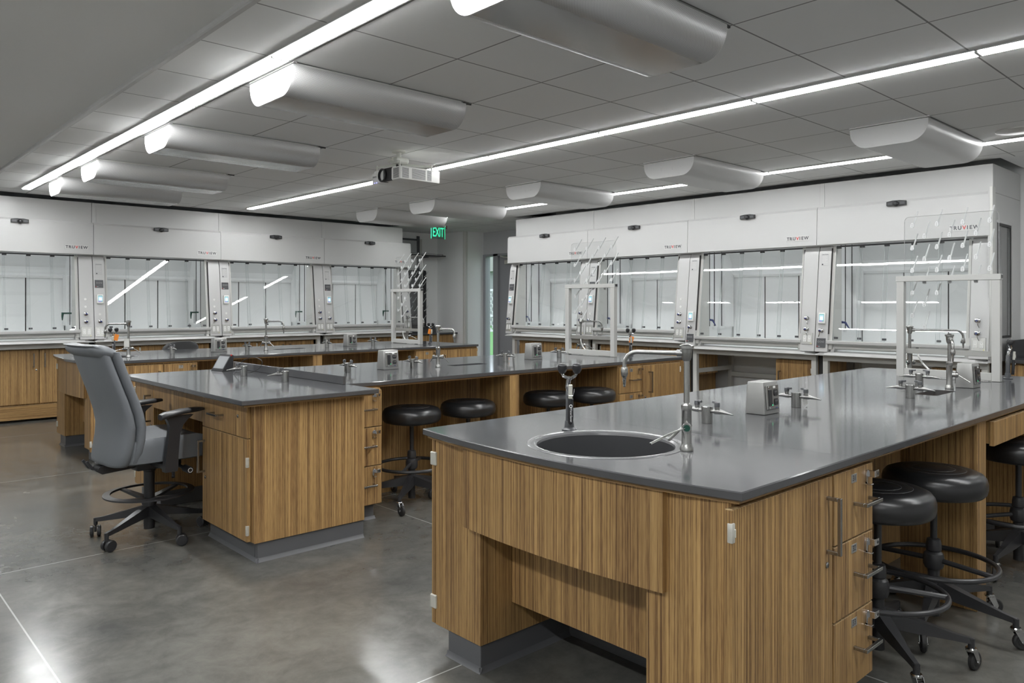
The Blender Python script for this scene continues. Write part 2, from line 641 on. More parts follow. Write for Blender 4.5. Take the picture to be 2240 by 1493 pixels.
def text_mesh(s, size, extrude=0.0004, align='CENTER', tight=1.0, bold=0.0):
    key = (s, size, extrude, align, tight, bold)
    if key in _text_cache:
        return _text_cache[key]
    cu = bpy.data.curves.new('lettering', 'FONT')
    cu.body = s
    cu.size = size
    cu.extrude = extrude
    cu.offset = bold
    cu.align_x = align
    cu.align_y = 'CENTER'
    cu.space_character = tight
    cu.resolution_u = 3
    o = bpy.data.objects.new('lettering_tmp', cu)
    COL.objects.link(o)
    dg = bpy.context.evaluated_depsgraph_get()
    me = bpy.data.meshes.new_from_object(o.evaluated_get(dg))
    bpy.data.objects.remove(o)
    me.materials.clear()
    _text_cache[key] = me
    return me


def text(s, size, mat, parent, loc, rot=(pi / 2, 0, 0), name='lettering', extrude=0.0004, tight=1.0, align='CENTER', bold=0.0):
    me = text_mesh(s, size, extrude, align, tight, bold).copy()
    me.materials.append(MATS[mat])
    o = bpy.data.objects.new(name, me)
    COL.objects.link(o)
    o.parent = parent
    o.location = loc
    o.rotation_euler = rot
    return o


R90 = -pi / 2          # things whose front looks along -X

# ================================================================== THE SETTING
X_WALL = 8.36           # wall behind the right-hand hoods
Y_WALL = 10.98          # wall behind the left-hand hoods
X_ALC = 8.78            # door wall in the alcove
b = MB(); b.box(-3.2, 9.0, -3.2, 11.2, -0.12, 0.0, 'concrete'); struct(b.build('floor'))
b = MB(); b.box(1.385, 7.54, -3.2, 10.10, ZC, ZC + 0.05, 'ceiling_tile')
b.box(7.0, 8.36, 8.10, 10.98, ZC + 0.001, ZC + 0.05, 'ceiling_tile')
b.box(7.54, 8.36, -3.2, 1.95, ZC + 0.001, ZC + 0.05, 'gypsum')
struct(b.build('ceiling'))
b = MB(); b.box(-3.2, 1.37, -3.2, 11.2, ZC + 0.022, ZC + 0.10, 'gypsum')
b.box(8.36, 9.0, 8.0, 10.25, ZC + 0.002, ZC + 0.05, 'gypsum')
b.box(-3.3, 9.0, -3.3, 11.2, ZC + 0.40, ZC + 0.46, 'dark_gap')
struct(b.build('ceiling'))
b = MB(); b.box(1.355, 1.39, -3.2, 10.10, ZC - 0.004, ZC + 0.045, 'white_metal', bev=0.006)
struct(b.build('trim_1'))
b = MB()
b.box(-3.2, 9.0, Y_WALL, Y_WALL + 0.12, 0, ZC + 0.46, 'wall_paint')
struct(b.build('wall_back'))
b = MB(); b.box(-3.32, -3.2, -3.2, 11.1, 0, ZC + 0.46, 'wall_paint'); struct(b.build('wall_left'))
b = MB(); b.box(-3.2, 9.0, -3.32, -3.2, 0, ZC + 0.46, 'wall_paint'); struct(b.build('wall_front'))
b = MB()
b.box(X_WALL, X_WALL + 0.12, -3.2, 8.02, 0, ZC + 0.46, 'wall_paint')
b.box(X_WALL, X_ALC + 0.1, 8.02, 8.12, 0, ZC + 0.46, 'wall_paint_dark')
struct(b.build('wall_right'))
# column in the far right corner, its face to the room lighter than the alcove behind it
b = MB(); b.box(X_WALL, X_ALC + 0.14, 10.19, Y_WALL, 0, ZC + 0.46, 'wall_paint'); struct(b.build('wall_column'))
b = MB(); b.box(X_WALL - 0.012, X_WALL + 0.05, 10.178, 10.24, 0.45, 2.60, 'frame_metal', bev=0.008, seg=2)
struct(b.build('trim_2'))
# door wall of the alcove: above the door, and beside it
b = MB()
b.box(X_ALC, X_ALC + 0.14, 8.1, 10.19, 2.215, ZC + 0.46, 'wall_paint_dark')
b.box(X_ALC, X_ALC + 0.14, 8.1, 8.74, 0, 2.215, 'wall_paint_dark')
struct(b.build('wall_alcove'))
# sidelight window with steel frame
b = MB()
b.box(X_ALC - 0.015, X_ALC + 0.10, 10.125, 10.19, 0, 2.215, 'door_paint', bev=0.003)
b.box(X_ALC - 0.015, X_ALC + 0.10, 9.80, 9.925, 0, 2.215, 'door_paint', bev=0.003)
b.box(X_ALC - 0.015, X_ALC + 0.10, 9.925, 10.125, 0, 0.20, 'door_paint', bev=0.003)
b.box(X_ALC - 0.015, X_ALC + 0.10, 8.74, 10.125, 2.175, 2.215, 'door_paint', bev=0.003)
win = struct(b.build('window_1'))
b = MB(); b.box(X_ALC + 0.03, X_ALC + 0.036, 9.925, 10.125, 0.20, 2.175, 'glass'); b.build('pane', win)
# door
b = MB(); b.box(X_ALC + 0.03, X_ALC + 0.075, 8.80, 9.80, 0.01, 2.17, 'door_paint', bev=0.003)
door = struct(b.build('door_1'))
b = MB()
b.box(X_ALC - 0.03, X_ALC + 0.03, 9.35, 9.62, 2.03, 2.10, 'hinge_nickel', bev=0.006)
b.tube([(X_ALC, 9.40, 2.12), (X_ALC - 0.10, 9.55, 2.14), (X_ALC - 0.02, 9.72, 2.17)], 0.011, 'hinge_nickel', n=8)
b.build('door_closer', door)
b = MB(); b.cyl((X_ALC + 0.03, 8.90, 1.0), (X_ALC - 0.04, 8.90, 1.0), 0.012, 'steel'); b.cyl((X_ALC - 0.04, 8.90, 1.0), (X_ALC - 0.04, 9.02, 1.0), 0.010, 'steel')
b.build('door_handle', door)
# narrow pane with a black gasket beside the near end of the right-hand hoods is part of the end hood (below)

# outside the sidelight
b = MB(); b.box(9.1, 70, -10, 70, -0.12, -0.02, 'grass'); tag(b.build('lawn'), 'green lawn outside seen through the narrow sidelight', 'grass')['kind'] = 'stuff'
b = MB()
for i in range(40):
    for s_ in (-1, 1):
        y0_ = 12.2 + i * 0.105
        b.tube([(12.2 + 0.012 * s_, y0_, 0.70), (12.2 + 0.012 * s_, y0_ + s_ * 0.60, 1.66)], 0.013, 'fence_white', n=4)
for z_ in (0.68, 1.04, 1.66):
    b.box(12.17, 12.23, 11.6, 17.0, z_, z_ + 0.05, 'fence_white')
for yy in (11.6, 13.3, 15.2, 16.9):
    b.box(12.16, 12.24, yy, yy + 0.08, -0.02, 1.71, 'fence_white')
tag(b.build('lattice_fence'), 'white diagonal lattice fence outside beyond the sidelight glass', 'fence')
b = MB(); b.box(32, 33, 25, 50, -0.02, 3.4, 'brick_grey'); b.box(31.5, 33.4, 25, 50, 3.4, 4.3, 'concrete_outside')
tag(b.build('garden_wall'), 'grey building wall outside far behind the white lattice fence', 'wall')

# ================================================================== CEILING
def strip_segment(y0, y1, x, label, row):
    t = thing('linear_ceiling_light', label, 'ceiling light', (x, (y0 + y1) / 2, ZC), 0, row)
    h = (y1 - y0) / 2 - 0.002
    b = MB()
    b.box(-0.056, -0.037, -h, h, -0.010, -0.0005, 'white_metal')
    b.box(0.037, 0.056, -h, h, -0.010, -0.0005, 'white_metal')
    b.box(-0.040, 0.040, -h - 0.0015, -h + 0.006, -0.0175, -0.0005, 'frame_metal')
    b.box(-0.040, 0.040, h - 0.006, h + 0.0015, -0.0175, -0.0005, 'frame_metal')
    b.build('trim_frame', t)
    b = MB()
    b.box(-0.0345, 0.0345, -h + 0.006, h - 0.006, -0.0165, -0.001, 'strip_light_right' if x > 6 else ('added_fill_strip' if x < 0 else 'strip_light'))
    b.build('diffuser', t)
    return t


rows = [(1.768, 'left', 9.63), (4.282, 'middle', 9.66), (6.735, 'right', 9.66)]
for x, nm, yend in rows:
    ys = []
    y = 3.640
    while y < yend - 0.3:
        ys.append(y)
        y += 1.2192
    ys.append(yend)
    y = 3.640
    while y > -0.5:
        y -= 1.2192
        ys.insert(0, y)
    nseg = len(ys) - 1
    ordn = ['closest', 'second', 'third', 'fourth', 'fifth', 'sixth', 'seventh', 'eighth', 'ninth', 'tenth', 'eleventh']
    for i in range(nseg):
        where = ('end segment by the hoods' if i == nseg - 1 else ordn[nseg - 1 - i] + ' segment from the far end')
        strip_segment(ys[i], ys[i + 1], x, 'lit white recessed ceiling strip, %s of the %s light row' % (where, nm), 'recessed strip lights in the %s row' % nm)


for y0_, y1_, w_ in ((-1.8, 0.5, 'nearest the camera side'), (0.5, 2.9, 'in the middle'), (4.65, 7.1, 'nearest the left hoods')):  # unseen row added to light left-facing panels, with a gap against rack reflections
    strip_segment(y0_, y1_, -1.0, 'unseen fill strip added left of the picture, %s' % w_, 'fill strips added left of the picture').location.z = ZC + 0.0215


def beam_profile(inset=0.0):
    w = 0.52
    r = 0.125
    p = [(0.0 + inset, -0.006)]
    p += [(inset + x, z) for x, z in [(0, -0.03)]]
    a = arc(r + inset, -0.150 + r + inset * 0, r, pi, 1.5 * pi, 10)
    p = [(inset, -0.006)] + a + [(w - inset - (r - (q[0] - inset)), q[1]) for q in []]
    a2 = arc(w - r - inset, -0.150 + r, r, 1.5 * pi, 2 * pi, 10)
    return p + a2 + [(w - inset, -0.006)]


def make_beam(label, shell_mat, under_mat):
    """local: x along the beam 0..1.155, y across 0..0.52, z down from the ceiling"""
    L = 1.155
    t = thing('chilled_beam', label, 'ceiling beam', (0, 0, 0), 0, 'round-edged chilled beams under the ceiling')
    prof = beam_profile()
    b = MB()
    k = b.mi(shell_mat)
    ku = b.mi(under_mat)
    uvl = b.bm.loops.layers.uv.new('UVMap')
    s = [0.0]
    for i in range(1, len(prof)):
        s.append(s[-1] + math.dist(prof[i], prof[i - 1]))
    va = [b.bm.verts.new((0.012, p[0], p[1])) for p in prof]
    vb = [b.bm.verts.new((L - 0.004, p[0], p[1])) for p in prof]
    for i in range(len(prof) - 1):
        f = b.bm.faces.new((va[i], vb[i], vb[i + 1], va[i + 1]))
        flatp = abs(prof[i][1] + 0.150) < 1e-4 and abs(prof[i + 1][1] + 0.150) < 1e-4
        f.material_index = ku if flatp else k
        uv = [(0, s[i]), (L, s[i]), (L, s[i + 1]), (0, s[i + 1])]
        for lp, q in zip(f.loops, uv):
            lp[uvl].uv = q
    b.build('perforated_shell', t, angle=50)
    for x0, x1 in ((0.0, 0.012), (L - 0.006, L)):
        b = MB()
        b.prism(prof, 'x', x0, x1, 'white_metal')
        if x0 == 0.0:
            for yy in [0.10 + 0.04 * i for i in range(9)]:
                b.cyl((-0.0025, yy, -0.140), (0.002, yy, -0.140), 0.0028, 'frame_metal', n=6)
            for yy, zz in ((0.025, -0.05), (0.03, -0.09), (0.05, -0.12), (0.49, -0.05), (0.49, -0.09), (0.47, -0.12),
                           (0.13, -0.075), (0.15, -0.075), (0.22, -0.07), (0.22, -0.085), (0.33, -0.07), (0.33, -0.085), (0.40, -0.06), (0.42, -0.06)):
                b.cyl((-0.0025, yy, zz), (0.002, yy, zz), 0.0026, 'frame_metal', n=6)
        b.build('end_cap', t)
    b = MB()
    b.box(0.02, L - 0.02, 0.02, 0.50, -0.007, 0.012, 'frame_metal')
    b.box(0.0, 0.02, -0.005, 0.525, 0.0, 0.012, 'white_metal')
    b.box(L, L + 0.06, 0.02, 0.03, -0.002, 0.010, 'dark_gap')
    b.build('mounting_frame', t)
    return t


yb = [1.835, 3.66, 5.48, 7.25, 8.49]
lbl = ['nearest', 'second nearest', 'third', 'fourth', 'farthest']
src = make_beam('x', 'perforated', 'beam_bottom')
for i, y in enumerate(yb):
    L_ = 'long grey perforated chilled beam beside the left light row, %s one%s' % (lbl[i], ' cut off by the picture top' if i == 0 else '')
    if i == 0:
        src.location = (1.855, y, ZC - 0.008); src['label'] = L_
    else:
        dup(src, (1.855, y, ZC - 0.008), 0, L_)
src = make_beam('x', 'white_metal', 'white_metal')
for i, y in enumerate([0.012] + yb):
    nm = ['cut off at the top edge of the picture', 'nearest of the fully visible', 'second of the fully visible', 'third of the fully visible', 'fourth of the fully visible, above the exit sign', 'farthest of the right group']
    L_ = 'smooth white round-edged chilled beam beside the right light row, ' + nm[i]
    if i == 0:
        src.location = (5.485, y, ZC - 0.008); src['label'] = L_
    else:
        dup(src, (5.485, y, ZC - 0.008), 0, L_)

# ceiling speaker disc
b = MB(); b.lathe([(0.13, 0.004), (0.13, -0.004), (0.12, -0.008), (0.0, -0.010)], 'frame_metal', 28)
tag(b.build('ceiling_speaker', loc=(6.42, 1.56, ZC - 0.004)), 'flat grey round speaker disc in the ceiling at the right edge', 'speaker')

# projector
t = thing('projector', 'white ceiling projector with black lens hood and grey grilles', 'projector', (3.46, 5.03, 2.34))
b = MB()
b.box(0, 0.40, 0, 0.38, 0.0, 0.105, 'white_plastic', bev=0.012, seg=2)
b.box(-0.002, 0.03, 0.335, 0.40, -0.004, 0.085, 'white_plastic', bev=0.006)
b.build('housing', t)
b = MB()
b.lathe([(0.0, 0.0), (0.050, 0.0), (0.055, 0.02), (0.055, 0.075), (0.047, 0.080), (0.040, 0.035), (0.02, 0.025), (0, 0.028)], 'black_plastic', 24, Matrix.Translation((0.058, 0.235, 0.052)) @ Matrix.Rotation(-pi / 2, 4, 'Y'))
b.box(-0.003, 0.02, 0.115, 0.235, 0.0, 0.106, 'black_plastic', bev=0.004)
b.build('lens', t)
for nm_, x0, x1 in (('a', 0.025, 0.085), ('b', 0.12, 0.25), ('c', 0.27, 0.31)):
    b = MB(); b.box(x0, x1, -0.002, 0.002, 0.012, 0.092, 'grille'); b.build('vent_grille', t)
b = MB(); b.box(-0.002, 0.002, 0.015, 0.09, 0.012, 0.092, 'grille'); b.build('vent_grille', t)
b = MB(); b.box(0.12, 0.20, 0.14, 0.18, -0.003, 0.001, 'white_plastic'); b.build('underside_label', t)
b = MB(); b.cyl((-0.003, 0.36, 0.0), (-0.003, 0.36, 0.006), 0.004, 'led_blue', n=8); b.cyl((-0.003, 0.33, 0.0), (-0.003, 0.33, 0.006), 0.004, 'led_blue', n=8); b.build('status_light', t)
text('EPSON', 0.018, 'lettering_dark', t, (-0.003, 0.36, 0.052), (pi / 2, 0, -pi / 2))
b = MB()
b.cyl((0.12, 0.19, 0.262), (0.12, 0.19, 0.246), 0.055, 'mount_metal', n=24)
b.cyl((0.12, 0.19, 0.25), (0.12, 0.19, 0.20), 0.020, 'mount_metal', n=14)
b.box(0.06, 0.19, 0.14, 0.24, 0.155, 0.205, 'mount_metal', bev=0.012)
b.box(0.055, 0.08, 0.12, 0.26, 0.17, 0.19, 'mount_metal', bev=0.003)
b.cyl((0.045, 0.16, 0.18), (0.045, 0.22, 0.18), 0.014, 'mount_metal', n=10)
b.tube([(0.02, 0.03, 0.135), (0.12, 0.19, 0.150), (0.34, 0.32, 0.138)], 0.009, 'mount_metal', n=6)
b.tube([(0.02, 0.36, 0.135), (0.12, 0.19, 0.150), (0.34, 0.04, 0.138)], 0.009, 'mount_metal', n=6)
for p in ((0.02, 0.03), (0.34, 0.32), (0.02, 0.36), (0.34, 0.04)):
    b.cyl((p[0], p[1], 0.10), (p[0], p[1], 0.150), 0.007, 'mount_metal', n=8)
b.box(0.10, 0.135, 0.17, 0.20, 0.10, 0.15, 'black_plastic')
b.build('ceiling_mount', t)

# exit sign
t = thing('exit_sign', 'green lettered glass exit sign hanging from the ceiling near the door', 'exit sign', (6.965, 9.29, 2.34))
b = MB(); b.box(0, 0.255, 0, 0.006, 0, 0.19, 'exit_glass'); b.build('glass_panel', t)
b = MB(); b.box(-0.006, 0.0, -0.001, 0.007, 0, 0.19, 'exit_green'); b.box(0.255, 0.258, -0.001, 0.007, 0, 0.19, 'exit_green'); b.build('lit_edge', t)
text('EXIT', 0.20, 'exit_green', t, (0.127, -0.002, 0.094), name='lettering', extrude=0.001, tight=0.92).scale = (0.56, 1.0, 1.0)
b = MB(); b.box(-0.01, 0.265, -0.02, 0.026, 0.19, 0.215, 'frame_metal', bev=0.003); b.cyl((0.127, 0.003, 0.21), (0.127, 0.003, 0.262), 0.012, 'frame_metal'); b.box(0.262, 0.285, -0.02, 0.02, 0.16, 0.21, 'black_plastic', bev=0.004); b.cyl((0.273, -0.022, 0.185), (0.273, -0.018, 0.185), 0.006, 'red_plastic', n=8)
b.build('housing', t)

# ================================================================== FUME HOODS
HW = 1.524


def knob(t, x, y, z, lever=False, side=1, name='service_valve'):
    b = MB()
    b.lathe([(0.021, 0), (0.021, 0.004), (0.011, 0.008), (0.011, 0.022), (0.019, 0.026), (0.019, 0.036), (0.006, 0.040), (0, 0.040)], 'chrome', 14,
            Matrix.Translation((x, y, z)) @ Matrix.Rotation(pi / 2, 4, 'X'))
    o = b.build(name, t)
    b = MB()
    b.cyl((x, y - 0.036, z), (x, y - 0.046, z), 0.010, 'blue_plastic', n=10)
    b.build('index_button', o)
    if lever:
        b = MB()
        b.tube([(x - 0.006 * side, y - 0.03, z - 0.005), (x - 0.008 * side, y - 0.035, z - 0.035), (x - 0.018 * side, y - 0.03, z - 0.062)], 0.004, 'chrome', n=6)
        b.tube([(x + 0.012, y - 0.03, z), (x + 0.032, y - 0.034, z + 0.010)], 0.003, 'chrome', n=6)
        b.build('lever', o)
    return o


def outlet_plate(t, x, y, z, tilt, narrow=False):
    b = MB()
    w = 0.035 if narrow else 0.056
    M = Matrix.Translation((x, y, z)) @ Matrix.Rotation(tilt, 4, 'X')
    b.box(-w, w, -0.006, 0.002, -0.058, 0.058, 'satin_plate', bev=0.002, M=M)
    o = b.build('outlet_plate', t)
    for dx in ((0,) if narrow else (-0.024, 0.024)):
        b = MB()
        b.box(dx - 0.016, dx + 0.016, -0.009, -0.005, -0.033, 0.033, 'white_plastic', bev=0.002, M=M)
        for dz in (-0.016, 0.016):
            for ax in (-0.005, 0.005):
                b.box(dx + ax - 0.0009, dx + ax + 0.0009, -0.0096, -0.0088, dz, dz + 0.008, 'dark_gap', M=M)
            b.box(dx - 0.002, dx + 0.002, -0.0096, -0.0088, dz - 0.009, dz - 0.005, 'dark_gap', M=M)
        b.build('socket', o)
    b = MB()
    b.cyl(M @ Vector((w - 0.014, -0.008, -0.049)), M @ Vector((w - 0.014, -0.004, -0.049)), 0.004, 'yellow_dot', n=8)
    b.build('yellow_dot', o)
    return o


def make_hood(label, x0=None, loc=(0, 0, 0), rz=0.0, low=False, sensor=0.86, plate=(1.245, 1.455), group='fume hoods',
              left_end=False, right_end=False, side='back'):
    t = thing('fume_hood', label, 'fume hood', loc, rz, group)
    dz = -0.055 if low else 0.0
    W = HW
    ZS = 0.895 + dz                     # lower edge of the sill

    def pf(z):
        return -0.052 + (z - 0.90) * 0.105
    TILT = -math.atan(0.105)
    # ---- outer shell
    b = MB()
    b.box(0.002, 0.02, 0.10, 0.90, ZS, 2.31, 'white_metal')
    if right_end:                       # side panel with a window near the near end of the row
        b.box(W - 0.02, W - 0.002, 0.0, 0.22, ZS, 2.31, 'white_metal')
        b.box(W - 0.02, W - 0.002, 0.60, 0.92, ZS, 2.31, 'white_metal')
        b.box(W - 0.02, W - 0.002, 0.22, 0.60, ZS, 1.06, 'white_metal')
        b.box(W - 0.02, W - 0.002, 0.22, 0.60, 2.04, 2.31, 'white_metal')
    else:
        b.box(W - 0.02, W - 0.002, 0.10, 0.90, ZS, 2.31, 'white_metal')
    b.box(0.02, W - 0.02, 0.885, 0.90, ZS, 2.30, 'white_metal')
    b.box(0.02, W - 0.02, 0.14, 0.885, 2.28, 2.30, 'white_metal')
    b.build('shell', t)
    if right_end:
        b = MB()
        b.box(W - 0.006, W + 0.004, 0.205, 0.235, 1.045, 2.055, 'dark_gap'); b.box(W - 0.006, W + 0.004, 0.585, 0.605, 1.045, 2.055, 'dark_gap')
        b.box(W - 0.006, W + 0.004, 0.235, 0.585, 1.045, 1.065, 'dark_gap'); b.box(W - 0.006, W + 0.004, 0.235, 0.585, 2.035, 2.055, 'dark_gap')
        b.box(W - 0.006, W + 0.010, 0.605, 0.66, 1.02, 2.08, 'white_metal', bev=0.003)
        b.box(W - 0.006, W + 0.010, 0.18, 0.605, 2.055, 2.08, 'white_metal', bev=0.003)
        b.build('side_window_frame', t)
        b = MB(); b.box(W - 0.012, W - 0.008, 0.235, 0.585, 1.065, 2.035, 'glass'); b.build('side_window', t)
    # ---- upper enclosure up to just under the ceiling
    ex0 = 0.09 if left_end else 0.0
    ex1 = W - (0.0 if right_end else (0.095 if side == 'left_row_end' else 0.0))
    b = MB()
    b.box(ex0 + 0.001, ex1 - 0.001, 0.075, 0.92, 2.312, 2.557, 'white_metal', bev=0.002)
    b.build('upper_enclosure', t)
    if not left_end:
        b = MB()
        b.box(0.0, 0.045, 0.070, 0.076, 2.312, 2.556, 'white_metal', bev=0.0015)
        b.box(0.008, 0.011, 0.069, 0.075, 2.312, 2.556, 'frame_metal'); b.box(0.034, 0.037, 0.069, 0.075, 2.312, 2.556, 'frame_metal')
        b.build('corner_trim', t)
    # ---- fascia
    b = MB()
    prof = [(0.018, 1.925), (-0.004, 1.935), (0.004, 2.29), (0.022, 2.313), (0.10, 2.313), (0.10, 1.945), (0.055, 1.925)]
    b.prism(prof, 'x', 0.0022, W - 0.0022, 'white_metal')
    if left_end or side == 'left_row_end':
        xx = (0.0, 0.006) if left_end else (W - 0.006, W + 0.010)
        b.prism([(y - 0.004, z) for y, z in prof[:4]] + prof[4:], 'x', xx[0], xx[1], 'white_metal')
    if right_end:
        b.box(W - 0.006, W + 0.02, -0.012, 0.07, ZS + 0.08, 2.35, 'frame_metal', bev=0.003)
    b.build('fascia', t, angle=25)
    # ---- pilasters
    for s in (0, 1):
        a, c = ((0.004, 0.128) if s == 0 else (1.372, W - 0.004))
        b = MB()
        b.prism([(pf(ZS + 0.035), ZS + 0.035), (pf(1.85), 1.85), (pf(1.85) + 0.035, 1.93), (0.17, 1.93), (0.17, ZS + 0.035)], 'x', a, c, 'white_metal')
        # bright channel holding the sash
        a2, c2 = ((0.128, 0.160) if s == 0 else (1.338, 1.372))
        b.prism([(pf(ZS + 0.06) + 0.028, ZS + 0.06), (pf(1.92) + 0.028, 1.92), (0.20, 1.92), (0.20, ZS + 0.06)], 'x', a2, c2, 'frame_metal')
        g = 0.1285 if s == 0 else 1.3705
        b.prism([(pf(1.05) - 0.0005, 1.05), (pf(1.90) - 0.0005, 1.90), (pf(1.90) + 0.03, 1.90), (pf(1.05) + 0.03, 1.05)], 'x', g - 0.001, g + 0.0012, 'dark_gap')
        b.build('pilaster', t)
    # ---- sill with flared ends
    b = MB()
    yf = pf(ZS) - 0.008
    b.prism([(yf, ZS + 0.004), (yf + 0.004, ZS), (0.09, ZS), (0.09, ZS + 0.040), (yf + 0.035, ZS + 0.034), (yf + 0.012, ZS + 0.026)], 'x', 0.10, W - 0.10, 'white_metal')
    for s in (0, 1):
        A, B_ = ((0.004, 0.10) if s == 0 else (W - 0.004, W - 0.10))
        P = [(A, yf, ZS), (B_, yf, ZS), (B_, 0.09, ZS), (A, 0.09, ZS), (A, yf, ZS + 0.006), (B_, yf, ZS + 0.012), (B_, 0.0, ZS + 0.055), (A, 0.0, ZS + 0.012)]
        if s:
            P = [P[i] for i in (1, 0, 3, 2, 5, 4, 7, 6)]
        b.hexa(P, 'white_metal')
    b.build('sill', t)
    # ---- work surface and inside
    b = MB(); b.box(0.05, W - 0.05, 0.02, 0.88, ZS + 0.005, ZS + 0.030, 'hood_liner')
    b.box(0.16, W - 0.16, 0.022, 0.12, ZS + 0.030, ZS + 0.034, 'satin_plate')
    b.build('work_surface', t)
    il, ir = 0.135, W - 0.135
    b = MB()
    b.box(il - 0.01, il, 0.13, 0.80, ZS + 0.03, 2.20, 'hood_liner')
    if right_end:
        b.box(ir, ir + 0.01, 0.13, 0.22, ZS + 0.03, 2.20, 'hood_liner'); b.box(ir, ir + 0.01, 0.60, 0.80, ZS + 0.03, 2.20, 'hood_liner')
        b.box(ir, ir + 0.01, 0.22, 0.60, ZS + 0.03, 1.06, 'hood_liner'); b.box(ir, ir + 0.01, 0.22, 0.60, 2.04, 2.2, 'hood_liner')
    else:
        b.box(ir, ir + 0.01, 0.13, 0.80, ZS + 0.03, 2.20, 'hood_liner')
    b.box(il, ir, 0.795, 0.80, ZS + 0.03, 2.20, 'dark_gap')
    b.prism([(0.10, 2.19), (0.55, 2.19), (0.80, 1.86), (0.80, 1.88), (0.56, 2.21), (0.10, 2.21)], 'x', il, ir, 'hood_liner')
    b.build('liner', t)
    b = MB()
    third = (ir - il - 0.024) / 3
    for i in range(3):
        xa = il + 0.012 + i * third + (0.006 if i else 0)
        xb = il + 0.012 + (i + 1) * third - (0.006 if i < 2 else 0)
        b.box(xa, xb, 0.735, 0.745, ZS + 0.05, 1.665, 'hood_liner', bev=0.002)
    b.prism([(0.715, 1.665), (0.745, 1.665), (0.745, 1.715), (0.73, 1.725), (0.705, 1.690)], 'x', il, ir, 'hood_liner')
    b.box(il, ir, 0.735, 0.745, 1.726, 1.80, 'hood_liner')
    b.prism([(0.735, 1.80), (0.60, 2.05), (0.608, 2.055), (0.745, 1.805)], 'x', il, ir, 'hood_liner')
    b.build('baffle', t)
    # side recess panels with black gaskets
    for s in (0, 1):
        if s == 1 and right_end:
            continue
        b = MB()
        sx = il if s == 0 else ir
        q = 1 if s == 0 else -1
        pr = arc(0.655, 1.66, 0.05, 0, pi / 2, 5) + arc(0.56, 1.66, 0.05, pi / 2, pi, 5)
        b.prism(pr + [(0.51, 1.08), (0.705, 1.08)], 'x', sx, sx + q * 0.035, 'hood_liner')
        b.prism([(0.30, 1.06), (0.51, 1.06), (0.51, 1.085), (0.30, 1.085)], 'x', sx, sx + q * 0.03, 'hood_liner')
        for yy in (0.235, 0.335, 0.49):
            b.box(min(sx, sx + q * 0.006), max(sx, sx + q * 0.006), yy, yy + 0.009, 1.09, 2.05, 'dark_gap')
        b.build('side_panel', t)
    # lamp under the roof of the hood
    b = MB(); b.box(0.25, W - 0.25, 0.16, 0.26, 2.178, 2.186, 'hood_light'); b.build('interior_light', t)
    # ---- sash
    def sy(z, k=0):
        return pf(z) + 0.040 + 0.014 * k
    hz = 1.012 + dz
    sash = MB()
    sx0, sx1 = 0.150, W - 0.176
    hp = [(pf(hz) - 0.012, hz + 0.004), (pf(hz) - 0.004, hz - 0.004), (pf(hz) + 0.05, hz - 0.004), (pf(hz) + 0.052, hz + 0.030), (pf(hz) - 0.002, hz + 0.032), (pf(hz) - 0.013, hz + 0.026)]
    sash.prism(hp, 'x', sx0 - 0.03, sx1 + 0.03, 'white_metal')
    sash.build('sash_handle', t, angle=20)
    sash = MB()
    sash.prism([(sy(1.90) - 0.004, 1.910), (sy(1.90) + 0.03, 1.910), (sy(1.90) + 0.03, 1.924), (sy(1.90) - 0.004, 1.924)], 'x', sx0 + 0.01, sx1, 'dark_grey_coat')
    so = sash.build('top_rail', t, angle=20)
    n = 5
    over = 0.03
    pw = (sx1 - sx0 - 0.02) / n
    for i in range(n):
        xa = sx0 + 0.012 + i * pw - (over / 2 if i else 0)
        xb = sx0 + 0.012 + (i + 1) * pw + (over / 2 if i < n - 1 else 0)
        k = i % 2
        b = MB()
        z0_, z1_ = hz + 0.03, 1.90
        P = [(xa, sy(z0_, k), z0_), (xb, sy(z0_, k), z0_), (xb, sy(z0_, k) + 0.005, z0_), (xa, sy(z0_, k) + 0.005, z0_),
             (xa, sy(z1_, k), z1_), (xb, sy(z1_, k), z1_), (xb, sy(z1_, k) + 0.005, z1_), (xa, sy(z1_, k) + 0.005, z1_)]
        b.hexa(P, 'glass')
        p = b.build('sash_pane', t)
        b = MB()
        for xe in (xa, xb):
            b.prism([(sy(z0_, k), z0_), (sy(z1_, k), z1_), (sy(z1_, k) + 0.005, z1_), (sy(z0_, k) + 0.005, z0_)], 'x', xe - 0.0009, xe + 0.0009, 'pane_edge')
            b.build('pane_edge', p)
            b = MB()
        xc = xa + 0.012
        zz = hz + 0.047
        b.box(xc, xc + 0.036, sy(zz, k) - 0.006, sy(zz, k) + 0.008, zz, zz + 0.020, 'dark_grey_coat', bev=0.001)
        b.build('pane_clip', p)
        b = MB()
        if i == n - 1:
            b.box(xb - 0.045, xb - 0.01, sy(zz, k) - 0.006, sy(zz, k) + 0.008, zz, zz + 0.020, 'dark_grey_coat', bev=0.001)
            b.build('pane_clip', p)
            b = MB()
        b.box(xc - 0.01, xc + 0.032, sy(1.89, k) - 0.014, sy(1.89, k) + 0.008, 1.894, 1.912, 'black_plastic')
        b.build('pane_clip', p)
    # rounded air foil under the handle
    b = MB()
    az = ZS + 0.058
    b.prism([(0.030, az + 0.055), (0.012, az + 0.048), (0.002, az + 0.030), (0.010, az + 0.008), (0.035, az), (0.075, az), (0.075, az + 0.055)], 'x', 0.17, W - 0.20, 'frame_metal')
    for xx in (0.145, W - 0.195):
        b.prism([(-0.02, ZS + 0.036), (0.06, ZS + 0.036), (0.06, az + 0.06), (0.02, az + 0.06)], 'x', xx, xx + 0.035, 'white_metal')
    b.build('air_foil', t, angle=40)
    # ---- sensor, name plate
    b = MB()
